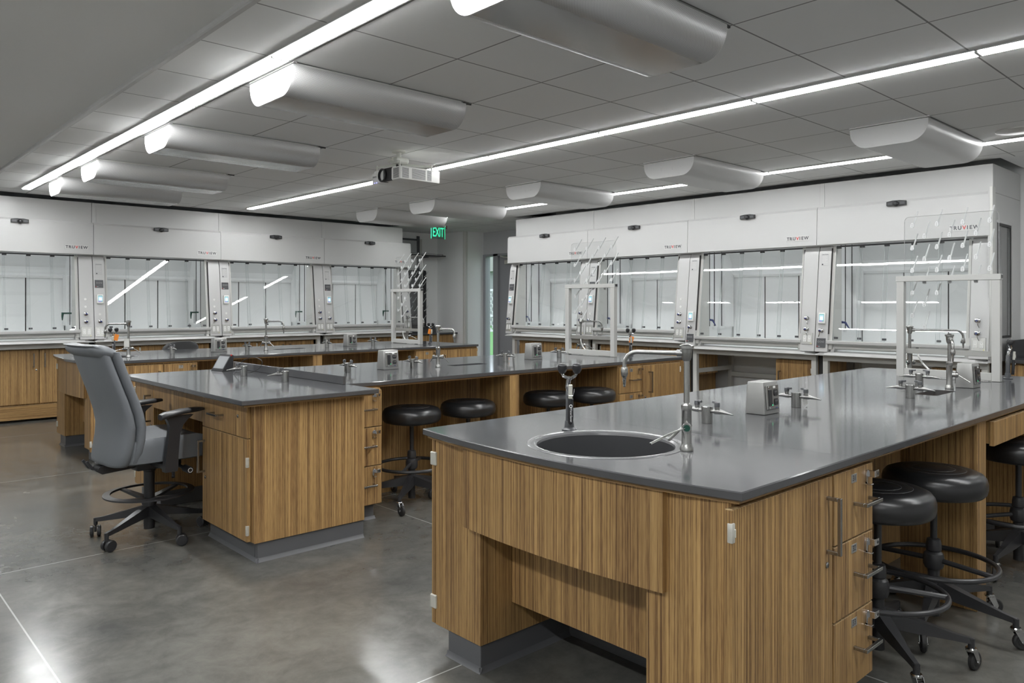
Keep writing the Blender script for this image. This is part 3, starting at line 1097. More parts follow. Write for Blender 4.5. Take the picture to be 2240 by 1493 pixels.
    b.prism([(-0.085, -0.020), (0.085, -0.020), (0.085, 0.018), (0.03, 0.026), (-0.03, 0.026), (-0.085, 0.018)], 'y', -0.022, 0.004, 'black_plastic', Matrix.Translation((sensor, 0.0, 2.280)))
    b.box(sensor - 0.075, sensor - 0.035, -0.025, -0.02, 2.268, 2.290, 'dark_grey_coat'); b.box(sensor + 0.035, sensor + 0.075, -0.025, -0.02, 2.268, 2.290, 'dark_grey_coat')
    o = b.build('motion_sensor', t)
    b = MB(); b.lathe([(0.026, 0), (0.024, 0.014), (0.012, 0.026), (0.0, 0.028)], 'black_plastic', 16, Matrix.Translation((sensor, -0.020, 2.274)) @ Matrix.Rotation(pi / 2, 4, 'X')); b.build('sensor_lens', o)
    px0, px1 = plate
    b = MB(); b.box(px0, px1, -0.005, 0.004, 1.985, 2.040, 'plate_metal', bev=0.0015); o = b.build('name_plate', t)
    w = px1 - px0
    ch = 'TRUVIEW'
    adv = [0.115, 0.14, 0.15, 0.145, 0.07, 0.145, 0.19]
    xx = px0 + 0.035 * w
    for c_, a_ in zip(ch, adv):
        tx = text(c_, 0.046, 'lettering_red' if c_ == 'V' else 'lettering_dark', o, (xx + a_ * w * 0.5, -0.0062, 2.012), bold=0.0011)
        tx.scale = (0.98, 1, 1)
        xx += a_ * w * 0.985
    # ---- things on the pilasters
    zc_ = (1.875, 1.775) if low else (1.83, 1.70)
    lx = 0.064
    b = MB()
    zm = (zc_[0] + zc_[1]) / 2
    M = Matrix.Translation((lx, pf(zm), zm)) @ Matrix.Rotation(TILT, 4, 'X')
    hh = (zc_[0] - zc_[1]) / 2
    if low:
        M = Matrix.Translation((lx, pf(1.79), 1.79)) @ Matrix.Rotation(TILT, 4, 'X'); hh = 0.06
    b.box(-0.036, 0.036, -0.002, 0.0005, -hh, hh, 'sticker_grey', M=M)
    for i in range(7):
        zz = hh - 0.026 - i * 0.011
        b.box(-0.028, 0.028 - 0.008 * (i % 3), -0.0026, -0.0018, zz, zz + 0.0025, 'frame_metal', M=M)
    b.box(-0.028, -0.015, -0.0026, -0.0018, -hh + 0.006, -hh + 0.018, 'black_plastic', M=M)
    o = b.build('caution_label', t)
    tt = text('CAUTION', 0.014, 'lettering_dark', o, M @ Vector((0, -0.0026, hh - 0.010)), (pi / 2 + TILT, 0, 0))
    # control plate
    zp = 0.962 if low else 1.588
    M = Matrix.Translation((lx, pf(zp), zp)) @ Matrix.Rotation(TILT, 4, 'X')
    b = MB(); b.box(-0.045, 0.045, -0.006, 0.001, -0.046, 0.046, 'dark_grey_coat', bev=0.001, M=M)
    for dx in (-0.023, 0, 0.023):
        b.tube([M @ Vector((dx + 0.008 * cos(a), -0.0066, 0.012 + 0.008 * sin(a))) for a in [2 * pi * j / 12 for j in range(12)]], 0.0007, 'lettering_white', n=4, closed=True)
    b.box(-0.038, -0.030, -0.0068, -0.0058, -0.038, -0.031, 'red_plastic', M=M)
    b.box(-0.027, -0.008, -0.0068, -0.0058, -0.036, -0.033, 'lettering_white', M=M)
    b.build('control_plate', t)
    # airflow monitor
    zp = 1.205 if low else 1.405
    M = Matrix.Translation((lx + 0.004, pf(zp), zp)) @ Matrix.Rotation(TILT, 4, 'X')
    b = MB(); b.box(-0.036, 0.036, -0.024, 0.001, -0.055, 0.055, 'white_plastic', bev=0.006, seg=2, M=M)
    o = b.build('airflow_monitor', t)
    b = MB()
    b.box(-0.024, 0.024, -0.0252, -0.0235, -0.034, 0.040, 'screen_teal', M=M)
    b.box(-0.020, 0.020, -0.0258, -0.0248, -0.022, 0.030, 'screen_glow', M=M)
    b.box(-0.024, 0.008, -0.0258, -0.0248, -0.035, -0.025, 'screen_violet', M=M)
    b.box(-0.012, 0.012, -0.0264, -0.0254, -0.014, 0.012, 'screen_white', M=M)
    b.build('screen', o)
    # plugs, valves, sockets
    for (x_, z_) in () if low else ((1.435, 1.405), (1.435, 1.315), (lx, 1.225)):
        b = MB()
        b.cyl((x_, pf(z_) - 0.003, z_), (x_, pf(z_) + 0.002, z_), 0.014, 'white_plastic', n=16)
        b.build('hole_plug', t)
    if low:
        knob(t, lx, pf(1.085), 1.085, True)
        knob(t, 1.435, pf(1.205), 1.205, True, -1)
        knob(t, 1.435, pf(1.095), 1.095, True, -1)
        outlet_plate(t, 1.445, pf(1.0), 1.0, TILT)
    else:
        knob(t, lx, pf(1.14), 1.14)
        knob(t, 1.435, pf(1.23), 1.23)
        knob(t, 1.435, pf(1.14), 1.14)
        outlet_plate(t, lx - 0.002, pf(1.02), 1.02, TILT)
        outlet_plate(t, 1.44, pf(1.02), 1.02, TILT)
    # gas nozzles on the inner side walls
    b = MB()
    b.tube([(ir, 0.42, 1.235), (ir - 0.085, 0.42, 1.235), (ir - 0.10, 0.42, 1.225)], 0.010, 'green_plastic', n=8)
    b.tube([(ir - 0.095, 0.42, 1.245), (ir - 0.10, 0.42, 1.20), (ir - 0.10, 0.42, 1.15)], 0.014, 'green_plastic', n=8, rads=[0.015, 0.012, 0.005])
    b.build('gas_nozzle', t)
    b = MB()
    b.tube([(il, 0.24, 1.165), (il + 0.05, 0.23, 1.16), (il + 0.095, 0.22, 1.10)], 0.008, 'blue_plastic', n=8, rads=[0.012, 0.012, 0.005])
    b.build('gas_nozzle', t)
    # ---- base frame
    b = MB()
    bf = 0.055
    b.box(0.035, W - 0.035, bf, bf + 0.05, ZS - 0.060, ZS - 0.001, 'frame_metal', bev=0.002)
    zb0 = 0.0
    for a_, c_ in ((0.035, 0.085), (W - 0.085, W - 0.035)):
        b.box(a_, c_, bf, bf + 0.05, zb0, ZS - 0.058, 'frame_metal', bev=0.002)
        if low:
            b.box(a_, c_, 0.80, 0.85, zb0, ZS - 0.058, 'frame_metal')
            b.box(a_, c_, bf + 0.05, 0.80, 0.56, 0.61, 'frame_metal')
            b.box(a_, c_, bf + 0.05, 0.80, 0.03, 0.07, 'frame_metal')
            b.box(a_ + 0.006, c_ - 0.006, bf + 0.06, 0.50, ZS - 0.30, ZS - 0.002, 'wood')
    b.box(0.0, 0.035, 0.12, 0.14, 0.0, ZS, 'dark_gap'); b.box(W - 0.035, W, 0.12, 0.14, 0.0, ZS, 'dark_gap')
    if low:
        b.box(0.085, W - 0.085, 0.80, 0.85, 0.48, 0.53, 'frame_metal')
        b.box(0.02, W - 0.02, 0.885, 0.90, 0.0, ZS, 'wall_paint')
    b.build('base_frame', t)
    return t


def handle_bar(parent, x, z, length, vertical, y=0.0, name='pull_handle'):
    b = MB()
    s = 0.0055
    o = 0.034
    h = length / 2
    if vertical:
        b.box(x - s, x + s, y - o - s * 2, y - o, z - h, z + h, 'steel', bev=0.0008)
        for e in (-1, 1):
            b.box(x - s, x + s, y - o, y, z + e * (h - s) - s, z + e * (h - s) + s, 'steel', bev=0.0008)
    else:
        b.box(x - h, x + h, y - o - s * 2, y - o, z - s, z + s, 'steel', bev=0.0008)
        for e in (-1, 1):
            b.box(x + e * (h - s) - s, x + e * (h - s) + s, y - o, y, z - s, z + s, 'steel', bev=0.0008)
    return b.build(name, parent)


def lock(parent, x, z, y=0.0):
    b = MB()
    b.lathe([(0.0095, 0), (0.0095, 0.003), (0.006, 0.005), (0, 0.005)], 'steel', 14, Matrix.Translation((x, y, z)) @ Matrix.Rotation(pi / 2, 4, 'X'))
    b.box(x - 0.0012, x + 0.0012, y - 0.0058, y - 0.0045, z - 0.004, z + 0.004, 'dark_gap')
    return b.build('lock', parent)


def hasp(parent, x, z, y=0.0):
    b = MB()
    b.prism(arc(x + 0.006, z + 0.006, 0.016, pi / 2, pi, 5) + [(x - 0.010, z - 0.016), (x + 0.000, z - 0.022), (x + 0.002, z - 0.008), (x + 0.010, z + 0.004), (x + 0.010, z + 0.022)], 'y', y - 0.006, y, 'chrome')
    b.box(x + 0.004, x + 0.009, y - 0.028, y, z - 0.001, z + 0.021, 'chrome', bev=0.001)
    b.box(x + 0.006, x + 0.034, y - 0.030, y - 0.026, z, z + 0.022, 'chrome', bev=0.001)
    b.box(x - 0.010, x + 0.010, y - 0.022, y, z - 0.026, z - 0.022, 'chrome', bev=0.001)
    b.cyl((x + 0.023, y - 0.0308, z + 0.011), (x + 0.023, y - 0.0295, z + 0.011), 0.0055, 'dark_gap', n=12)
    return b.build('padlock_hasp', parent)


def number_plate(parent, x, z, num, y=0.0):
    b = MB(); b.box(x - 0.020, x + 0.020, y - 0.0015, y, z - 0.014, z + 0.014, 'satin_plate', bev=0.0006)
    o = b.build('number_plate', parent)
    text(str(num), 0.026, 'lettering_dark', o, (x, y - 0.0018, z), extrude=0.0002)
    return o


def hinge(parent, x, z, y=0.0, side=1):
    b = MB()
    b.box(x - 0.006, x + 0.010, y - 0.004, y + 0.012, z - 0.026, z + 0.026, 'hinge_nickel', bev=0.003, seg=2)
    b.box(x + 0.002, x + 0.0112, y - 0.0055, y + 0.010, z - 0.012, z + 0.010, 'hinge_nickel', bev=0.001)
    return b.build('hinge', parent)


def cabinet(label, cat, loc, rz, w, d, z0, z1, fronts, toe=None, name='base_cabinet', group=None, inset=0.0, body_mat='wood'):
    """front looks along local -y; the fronts stand at y 0..0.02; fronts = list of dicts"""
    t = thing(name, label, cat, loc, rz, group)
    b = MB()
    b.box(inset, w, 0.0215, d, z0, z1, body_mat)
    b.build('carcass', t)
    if toe:
        b = MB()
        ty, tz, xa, xb = toe
        b.box(xa, xb, ty, d - 0.01, 0.0, z0 + 0.001, 'vinyl_base', bev=0.002)
        b.prism([(ty - 0.012, 0.0), (ty, 0.0), (ty, 0.018), (ty - 0.004, 0.008)], 'x', xa - 0.008, xb + 0.008, 'vinyl_base')
        b.build('toe_base', t)
    for f in fronts:
        x0_, x1_, za, zb = f['r']
        b = MB()
        b.box(x0_, x1_, 0.0, 0.020, za, zb, f.get('mat', 'wood'), bev=0.0015)
        b.box(x0_ + 0.0, x1_ - 0.0, 0.001, 0.0195, zb - 0.0004, zb + 0.0012, 'wood_edge')
        o = b.build(f['k'], t)
        if 'hv' in f:
            handle_bar(o, f['hv'][0], f['hv'][1], f['hv'][2], True)
        if 'hh' in f:
            handle_bar(o, f['hh'][0], f['hh'][1], f['hh'][2], False)
        if 'lock' in f:
            lock(o, *f['lock'])
        if 'hasp' in f:
            hasp(o, *f['hasp'])
        if 'num' in f:
            number_plate(o, f['num'][0], f['num'][1], f['num'][2])
        for hx, hz_ in f.get('hinges', []):
            hinge(o, hx, hz_)
    return t


# ---- left-hand row (fronts look along -y)
YH = 10.03
left_sensor = [0.775, 0.765, 0.770, 0.770]
left_plate = [(1.22, 1.465), (1.215, 1.465), (1.215, 1.465), (1.22, 1.465)]
names = ['leftmost, cut off by the picture edge', 'second from the left', 'third from the left', 'rightmost, beside the black pegboard']
for i in range(4):
    make_hood('white fume hood of the far left row, ' + names[i], loc=(1.003 + HW * i, YH, 0), rz=0,
              sensor=left_sensor[i], plate=left_plate[i], group='fume hoods along the far wall', side='left_row_end' if i == 3 else '')
    x0_ = 1.003 + HW * i
    w = HW - 0.19
    fr = [dict(k='door', r=(0.005, w / 2 - 0.20, 0.205, 0.822), hinges=[(w / 2 - 0.205, 0.78), (w / 2 - 0.205, 0.27)]),
          dict(k='door', r=(w / 2 - 0.19, w / 2 + 0.225, 0.205, 0.822), hv=(w / 2 + 0.17, 0.70, 0.16), lock=(w / 2 + 0.20, 0.59)),
          dict(k='door', r=(w / 2 + 0.232, w - 0.005, 0.205, 0.822), hv=(w / 2 + 0.28, 0.70, 0.16)),
          dict(k='toe_board', r=(0.0, w, 0.03, 0.188), mat='wood_horizontal')]
    cabinet('wood grain cabinet with doors under the %s fume hood of the far row' % ['leftmost', 'second', 'third', 'rightmost'][i], 'cabinet',
            (x0_ + 0.095, YH + 0.135, 0), 0, w, 0.60, 0.19, 0.833, fr, group='cabinets under the far hoods')

# ---- right-hand row (fronts look along -x), first = farthest
XH = 7.43
ytop = 8.09
r_sensor = [0.75, 0.762, 0.765, 0.762]
r_plate = [(1.20, 1.43), (1.20, 1.445), (1.20, 1.445), (1.20, 1.445)]
names = ['farthest, next to the grey door', 'second from the door, behind the middle peg rack', 'second nearest, with open space below', 'nearest, behind the large clear peg rack']
for i in range(4):
    make_hood('white fume hood of the right row, ' + names[i], loc=(XH, ytop - HW * i, 0), rz=R90,
              low=i >= 2, sensor=r_sensor[i], plate=r_plate[i], group='fume hoods along the right wall', left_end=i == 0, right_end=i == 3)
    w = HW - 0.19
    if i < 2:
        fr = [dict(k='door', r=(0.005, w / 2 - 0.18, 0.205, 0.822), hinges=[(0.004, 0.78), (0.004, 0.27)]),
              dict(k='door', r=(w / 2 - 0.17, w / 2 + 0.225, 0.205, 0.822), hv=(w / 2 + 0.17, 0.66, 0.16)),
              dict(k='door', r=(w / 2 + 0.232, w - 0.005, 0.205, 0.822), hv=(w / 2 + 0.28, 0.66, 0.16)),
              dict(k='toe_board', r=(0.0, w, 0.03, 0.188), mat='wood_horizontal')]
        cabinet('wood grain cabinet with doors under the %s hood of the right row' % ['farthest', 'second farthest'][i], 'cabinet',
                (XH + 0.135, ytop - HW * i - 0.095, 0), R90, w, 0.60, 0.19, 0.833, fr, group='cabinets under the right hoods')
    else:
        ww = 0.42
        cabinet('small wood grain storage cabinet standing under the %s fume hood' % ['second nearest', 'nearest'][i - 2], 'cabinet',
                (XH + 0.135, ytop - HW * i - (HW - 0.09 - ww), 0), R90, ww, 0.55, 0.06, 0.765,
                [dict(k='door', r=(0.0, ww - 0.03, 0.065, 0.765), hv=(0.05, 0.56, 0.17), hinges=[(ww - 0.035, 0.66)])],
                group='small cabinets under the right hoods')

# ================================================================== BENCHES
def rect_hole(x0, x1, y0, y1, r=0.015):
    p = []
    for cx, cy, a in ((x1 - r, y1 - r, 0), (x0 + r, y1 - r, pi / 2), (x0 + r, y0 + r, pi), (x1 - r, y0 + r, 1.5 * pi)):
        p += arc(cx, cy, r, a, a + pi / 2, 3)
    return p


def bench_outline(c, inset=0.0, x_end=6.0):
    half = 0.692 - inset
    if c == 4.775:          # the middle bench starts square against the desk
        return [(2.412 + inset, c + half), (2.412 + inset, c - half), (x_end - inset, c - half), (x_end - inset, c + half)]
    sag = 0.068
    R = (0.692 ** 2 + sag ** 2) / (2 * sag)
    cx = 1.705 + inset + R
    pts = []
    for i in range(17):
        y = c - half + 2 * half * i / 16
        pts.append((cx - sqrt(R * R - (y - c) ** 2), y))
    pts = pts[::-1]
    return pts + [(x_end - inset, c - half), (x_end - inset, c + half)]


def make_worktop(label, c, cup, round_sink=True, joint=None, cup2=None):
    t = thing('worktop', label, 'worktop', (0, 0, 0), 0, 'dark epoxy bench worktops')
    holes = []
    sy_ = c
    if round_sink:
        holes.append([(2.05 + 0.248 * cos(a), sy_ + 0.248 * sin(a)) for a in [2 * pi * i / 48 for i in range(48)]])
    holes.append(rect_hole(*cup))
    if cup2:
        holes.append([(cup2[0] + 0.24 * cos(a), cup2[1] + 0.24 * sin(a)) for a in [2 * pi * i / 40 for i in range(40)]])
    b = MB(); b.slab(bench_outline(c), holes, BT - 0.025, BT, 'epoxy'); b.build('epoxy_top', t, angle=25)
    b = MB()
    o = bench_outline(c, 0.016)
    pts2 = bench_outline(c, 0.05)
    k = b.mi('wood_horizontal')
    A = [b.bm.verts.new((p[0], p[1], BT - 0.0255)) for p in o]; B_ = [b.bm.verts.new((p[0], p[1], BT - 0.036)) for p in o]
    C_ = [b.bm.verts.new((p[0], p[1], BT - 0.036)) for p in pts2]
    n = len(o)
    for i in range(n):
        b.bm.faces.new((A[i], A[(i + 1) % n], B_[(i + 1) % n], B_[i])).material_index = k
        b.bm.faces.new((B_[i], B_[(i + 1) % n], C_[(i + 1) % n], C_[i])).material_index = k
    b.build('wood_build_up', t)
    if round_sink:
        b = MB()
        M = Matrix.Translation((2.05, sy_, BT))
        b.lathe([(0.275, 0.0002), (0.272, 0.0022), (0.262, 0.0018), (0.258, -0.0005), (0.252, -0.0008), (0.247, 0.001), (0.240, -0.004), (0.238, -0.012)], 'sink_rim', 48, M, cap0=False, cap1=False)
        o = b.build('sink_rim', t)
        b = MB()
        b.lathe([(0.2385, -0.010), (0.236, -0.16), (0.21, -0.20), (0.05, -0.215), (0.04, -0.22), (0, -0.22)], 'sink_epoxy', 48, M, cap0=False, cap1=False)
        b.lathe([(0.247, -0.026), (0.242, -0.18), (0.215, -0.22), (0.0, -0.235)], 'sink_epoxy', 32, M, cap0=False, cap1=False)
        b.build('sink_bowl', t, recalc=True)
        b = MB(); b.lathe([(0.035, -0.217), (0.033, -0.212), (0.0, -0.213)], 'steel', 20, M); b.build('drain', t)
    x0, x1, y0, y1 = cup
    b = MB()
    k = b.mi('sink_epoxy')
    hl = rect_hole(*cup)
    b.rings([[(p[0], p[1], BT - 0.003) for p in hl], [(p[0] * 0.98 + 0.02 * (x0 + x1) / 2, p[1] * 0.96 + 0.04 * (y0 + y1) / 2, BT - 0.15) for p in hl]], 'sink_epoxy', cap0=False)
    b.build('cup_sink', t)
    b = MB()
    b.box((x0 + x1) / 2 - 0.07, (x0 + x1) / 2 + 0.07, y0 + 0.012, y1 - 0.012, BT - 0.052, BT - 0.046, 'white_plastic')
    b.build('sink_strainer', t)
    if cup2:
        M = Matrix.Translation((cup2[0], cup2[1], BT))
        b = MB()
        b.lathe([(0.262, 0.0002), (0.258, 0.002), (0.245, 0.0005), (0.238, -0.004), (0.234, -0.012), (0.23, -0.16), (0.05, -0.20), (0.0, -0.20)], 'sink_rim', 40, M, cap0=False, cap1=False)
        b.build('far_sink', t)
    if joint:
        b = MB(); b.box(joint - 0.0008, joint + 0.0008, c - 0.689, c + 0.689, BT, BT + 0.0002, 'dark_grey_coat'); b.build('joint_line', t)
    return t


def bench(c, which, num0, post_x, drw_x, front_kind):
    """cabinets and panels of one long island bench centred on y = c"""
    G = 'base cabinets of the island benches'
    yF = c - 0.670
    yB = c + 0.670
    ZT = 0.823
    # end pillar on the far side (a narrow cabinet whose end faces the aisle)
    t = thing('end_pillar', 'wood grain end pillar with grey vinyl foot, %s' % which[0], 'bench end', (0, 0, 0), 0, 'bench end pillars')
    b = MB(); b.box(1.802, 2.60, c + 0.380, yB - 0.022, 0.102, ZT, 'wood', bev=0.001); b.build('carcass', t)
    b = MB(); b.box(1.80, 2.60, yB - 0.020, yB, 0.105, ZT - 0.004, 'wood', bev=0.0015); o = b.build('door', t)
    b = MB()
    for zz in (0.745, 0.19):
        b.box(1.794, 1.806, yB - 0.032, yB + 0.004, zz - 0.026, zz + 0.026, 'hinge_nickel', bev=0.003)
    b.build('hinge', t)
    b = MB(); b.box(1.812, 2.60, c + 0.390, yB - 0.09, 0.0, 0.103, 'vinyl_base', bev=0.002)
    b.prism([(1.800, 0.0), (1.812, 0.0), (1.812, 0.02), (1.808, 0.008)], 'y', c + 0.382, yB - 0.085, 'vinyl_base')
    b.prism([(c + 0.378, 0.0), (c + 0.390, 0.0), (c + 0.390, 0.02), (c + 0.386, 0.008)], 'x', 1.804, 2.30, 'vinyl_base')
    b.build('toe_base', t)
    # near side corner cabinet: a door facing the aisle, its side panel facing the room
    d0 = -0.008
    fr = [dict(k='door', r=(0.0, 0.585, 0.105, ZT - 0.012), hv=(0.548, 0.668, 0.175), lock=(0.545, 0.545), hinges=[(0.004, 0.752), (0.004, 0.17)])]
    t = cabinet('wood grain corner cabinet with long steel door pull, %s' % which[1], 'cabinet', (1.757, yF, 0), 0, 0.588, 0.292, 0.102, ZT, fr, toe=(0.07, 0.1, 0.06, 0.57), group=G, inset=0.034)
    b = MB(); b.box(0.029, 0.583, 0.0235, 0.294, 0.102, ZT, 'wood', bev=0.001); b.build('end_panel', t)
    # drawers
    dx = 2.350
    fr = []
    zs = [(0.590, ZT - 0.012), (0.350, 0.584), (0.110, 0.344)]
    for i, (za, zb) in enumerate(zs):
        fr.append(dict(k='drawer', r=(0.003, 0.294, za, zb), hh=(0.205, zb - 0.112, 0.125), hasp=(0.240, zb - 0.038), num=(0.147, zb - 0.030, num0 + i)))
    cabinet('three drawer wood grain unit numbered %d to %d, %s' % (num0, num0 + 2, which[2]), 'drawer unit', (dx, yF, 0), 0, 0.298, 0.290, 0.102, ZT, fr, toe=(0.07, 0.1, 0.01, 0.27), name='drawer_unit', group='drawer units')
    # rounded sink apron over the knee opening at the bench end
    t = thing('sink_apron', 'curved wood grain apron under the rounded worktop, %s' % which[0], 'panel', (0, 0, 0), 0, 'curved sink aprons')
    sag, R0 = 0.068, (0.692 ** 2 + 0.068 ** 2) / 0.136
    cx = 1.735 + R0
    b = MB()
    rs = []
    for i in range(15):
        y = c - 0.450 + (0.43 + 0.45) * i / 14
        x = cx - sqrt(R0 * R0 - (y - c) ** 2)
        rs.append([(x, y, 0.535), (1.7855, y, 0.535), (1.7855, y, ZT), (x, y, ZT)])
    b.rings(rs, 'wood'); b.build('curved_panel', t, angle=25)
    # recessed panel behind the opening, with vinyl base
    t = thing('modesty_panel', 'recessed wood grain panel at the back of the end opening, %s' % which[0], 'panel', (0, 0, 0), 0, 'recessed end panels')
    b = MB(); b.box(1.955, 1.974, c - 0.372, c + 0.378, 0.224, 0.615, 'wood', bev=0.001); b.build('panel', t)
    b = MB(); b.box(2.285, 2.335, c - 0.372, c + 0.388, 0.0, 0.35, 'vinyl_base'); b.build('toe_base', t)
    # spine panel in the middle of the bench, seen in the knee spaces
    b = MB(); b.box(2.652, 5.05, c - 0.16, c - 0.14, 0.0, ZT, 'wood', bev=0.001)
    o = b.build('spine_panel'); tag(o, 'long shaded wood grain panel at the back of the knee spaces, %s' % which[3], 'panel', 'knee space back panels')
    # post with edge banding
    b = MB(); b.box(post_x[0], post_x[1], yF + 0.001, yF + 0.32, 0.0, ZT, 'wood', bev=0.002)
    o = b.build('support_post'); tag(o, 'upright wood grain support between two knee spaces, %s' % which[3], 'post', 'bench supports')
    # far drawers and far door
    fr = []
    for i, (za, zb) in enumerate(zs):
        fr.append(dict(k='drawer', r=(0.003, 0.305, za, zb), hh=(0.175, zb - 0.112, 0.125), hasp=(0.252, zb - 0.038), num=(0.155, zb - 0.030, num0 - 9 + i)))
    cabinet('three drawer wood grain unit near the far end, %s' % which[3], 'drawer unit', (drw_x[0], yF, 0), 0, 0.31, 0.50, 0.102, ZT, fr, toe=(0.07, 0.1, 0.01, 0.295), name='drawer_unit', group='drawer units')
    fr = [dict(k='door', r=(0.003, 0.60, 0.105, ZT - 0.012), hv=(0.075, 0.665, 0.185), lock=(0.035, 0.535), hinges=[(0.595, 0.75)])]
    cabinet('wood grain end cabinet with long steel pull at the far end, %s' % which[3], 'cabinet', (drw_x[0] + 0.315, yF, 0), 0, 0.605, 0.62, 0.102, ZT, fr, toe=(0.07, 0.1, 0.015, 0.56), group=G)
    # carcass on the far side (seen only as mass)
    b = MB(); b.box(2.61, 5.93, c + 0.40, yB, 0.102, ZT, 'wood'); b.box(2.65, 5.88, c + 0.42, yB - 0.07, 0.0, 0.103, 'vinyl_base')
    o = b.build('rear_cabinets'); tag(o, 'run of wood grain cabinets on the hidden side, %s' % which[3], 'cabinet', 'rear cabinet runs')


c1, c2, c3 = 1.729, 4.775, 7.750
make_worktop('dark grey epoxy worktop in the foreground with the large round sink', c1, (4.395, 4.71, 1.43, 1.545), joint=2.44)
make_worktop('dark grey epoxy worktop of the middle bench behind the teacher desk', c2, (3.74, 4.08, 4.68, 4.80), round_sink=False)
make_worktop('dark grey epoxy worktop of the farthest bench before the left hood row', c3, (3.70, 4.04, 7.66, 7.78))
bench(c1, ['foreground bench', 'foreground bench', 'foreground bench', 'foreground bench'], 31, (3.76, 3.885), (5.03, 5.34), 'door')
# middle bench: its near end is closed by the desk, so only the visible units are built
bench(c3, ['farthest bench', 'farthest bench', 'farthest bench', 'farthest bench'], 7, (3.81, 3.912), (5.09, 5.40), 'door')

yF = c2 - 0.670
ZT = 0.823
fr = []
zs = [(0.590, ZT - 0.012), (0.350, 0.584), (0.110, 0.344)]
for i, (za, zb) in enumerate(zs):
    fr.append(dict(k='drawer', r=(0.003, 0.265, za, zb), hh=(0.145, zb - 0.112, 0.125), hasp=(0.205, zb - 0.038), num=(0.085, zb - 0.030, 13 + i)))
cabinet('three drawer wood grain unit half hidden behind the teacher desk', 'drawer unit', (2.378, yF - 0.065, 0), 0, 0.268, 0.50, 0.102, ZT, fr, toe=(0.07, 0.1, 0.01, 0.25), name='drawer_unit', group='drawer units')
b = MB(); b.box(2.652, 5.02, c2 - 0.16, c2 - 0.14, 0.0, ZT, 'wood', bev=0.001)
tag(b.build('spine_panel'), 'long shaded wood grain panel behind the stools, middle bench', 'panel', 'knee space back panels')
b = MB(); b.box(3.775, 3.865, yF - 0.02, yF + 0.32, 0.0, ZT, 'wood', bev=0.002)
tag(b.build('support_post'), 'upright wood grain support between the stools of the middle bench', 'post', 'bench supports')
fr = []
for i, (za, zb) in enumerate(zs):
    fr.append(dict(k='drawer', r=(0.003, 0.305, za, zb), hh=(0.185, zb - 0.112, 0.125), hasp=(0.252, zb - 0.038), num=(0.155, zb - 0.030, 22 + i)))
cabinet('three drawer wood grain unit seen below the tall faucet arm, middle bench', 'drawer unit', (5.03, yF - 0.02, 0), 0, 0.31, 0.50, 0.102, ZT, fr, toe=(0.07, 0.1, 0.01, 0.295), name='drawer_unit', group='drawer units')
fr = [dict(k='door', r=(0.003, 0.56, 0.105, ZT - 0.012), hv=(0.085, 0.665, 0.185), lock=(0.035, 0.535), hinges=[(0.555, 0.75)])]
cabinet('wood grain end cabinet with long steel pull, far end of the middle bench', 'cabinet', (5.345, yF - 0.02, 0), 0, 0.565, 0.62, 0.102, ZT, fr, toe=(0.07, 0.1, 0.015, 0.52), group='base cabinets of the island benches')
b = MB(); b.box(2.62, 5.9, c2 + 0.41, c2 + 0.67, 0.102, ZT, 'wood'); b.box(2.65, 5.88, c2 + 0.42, c2 + 0.6, 0.0, 0.103, 'vinyl_base')
tag(b.build('rear_cabinets'), 'run of wood grain cabinets on the hidden side of the middle bench', 'cabinet', 'rear cabinet runs')
# keyboard style apron drawer in the second knee space of the foreground bench
t = cabinet('shallow wood grain apron drawer at the right edge above the stool', 'drawer', (3.925, c1 - 0.69, 0), 0, 1.08, 0.50, 0.715, 0.815,
            [dict(k='drawer', r=(0.0, 1.08, 0.705, 0.815))], name='apron_drawer')

# ================================================================== TEACHER DESK (left of the middle bench)
PX0, PX1, PY0, PY1 = 1.608, 2.415, 3.718, 5.69
t = thing('desk_worktop', 'dark grey epoxy desk top with a low raised curb on its right', 'worktop', (0, 0, 0))
b = MB(); b.slab([(PX0, PY0), (PX1, PY0), (PX1, PY1), (PX0, PY1)], [], BT - 0.025, BT, 'epoxy', ch=0.003); b.build('epoxy_top', t, angle=25)
b = MB(); b.box(PX0 + 0.02, PX1 - 0.02, PY0 + 0.02, PY1 - 0.02, BT - 0.036, BT - 0.0255, 'wood_horizontal'); b.build('wood_build_up', t)
b = MB(); b.box(2.385, 2.407, 4.07, PY1, BT + 0.0002, BT + 0.05, 'epoxy', bev=0.002); b.build('curb', t)
# right unit: drawer over door, facing the chair (-x)
fx = 1.690
fr = [dict(k='drawer', r=(0.0, 0.600, 0.645, 0.808), hh=(0.235, 0.737, 0.13), lock=(0.492, 0.752)),
      dict(k='door', r=(0.0, 0.600, 0.105, 0.640), hv=(0.035, 0.475, 0.185), lock=(0.045, 0.355), hinges=[(0.596, 0.52), (0.596, 0.165)])]
cabinet('wood grain desk cabinet with one drawer over a hinged door', 'cabinet', (fx, 4.448, 0), R90, 0.603, 0.68, 0.102, 0.823, fr, toe=(0.045, 0.1, 0.0, 0.592), group='desk cabinets')
b = MB(); b.box(1.713, 2.372, 3.806, 3.8435, 0.102, 0.823, 'wood', bev=0.001)
o = b.build('desk_end_panel'); tag(o, 'large wood grain side panel of the teacher desk facing the room', 'panel')
b = MB(); b.box(1.735, 2.372, 3.817, 3.847, 0.0, 0.1015, 'vinyl_base')
b.prism([(3.805, 0.0), (3.817, 0.0), (3.817, 0.02), (3.813, 0.008)], 'x', 1.723, 2.372, 'vinyl_base')
b.prism([(1.723, 0.0), (1.735, 0.0), (1.735, 0.02), (1.731, 0.008)], 'y', 3.805, 3.849, 'vinyl_base')
b.build('toe_base', o)
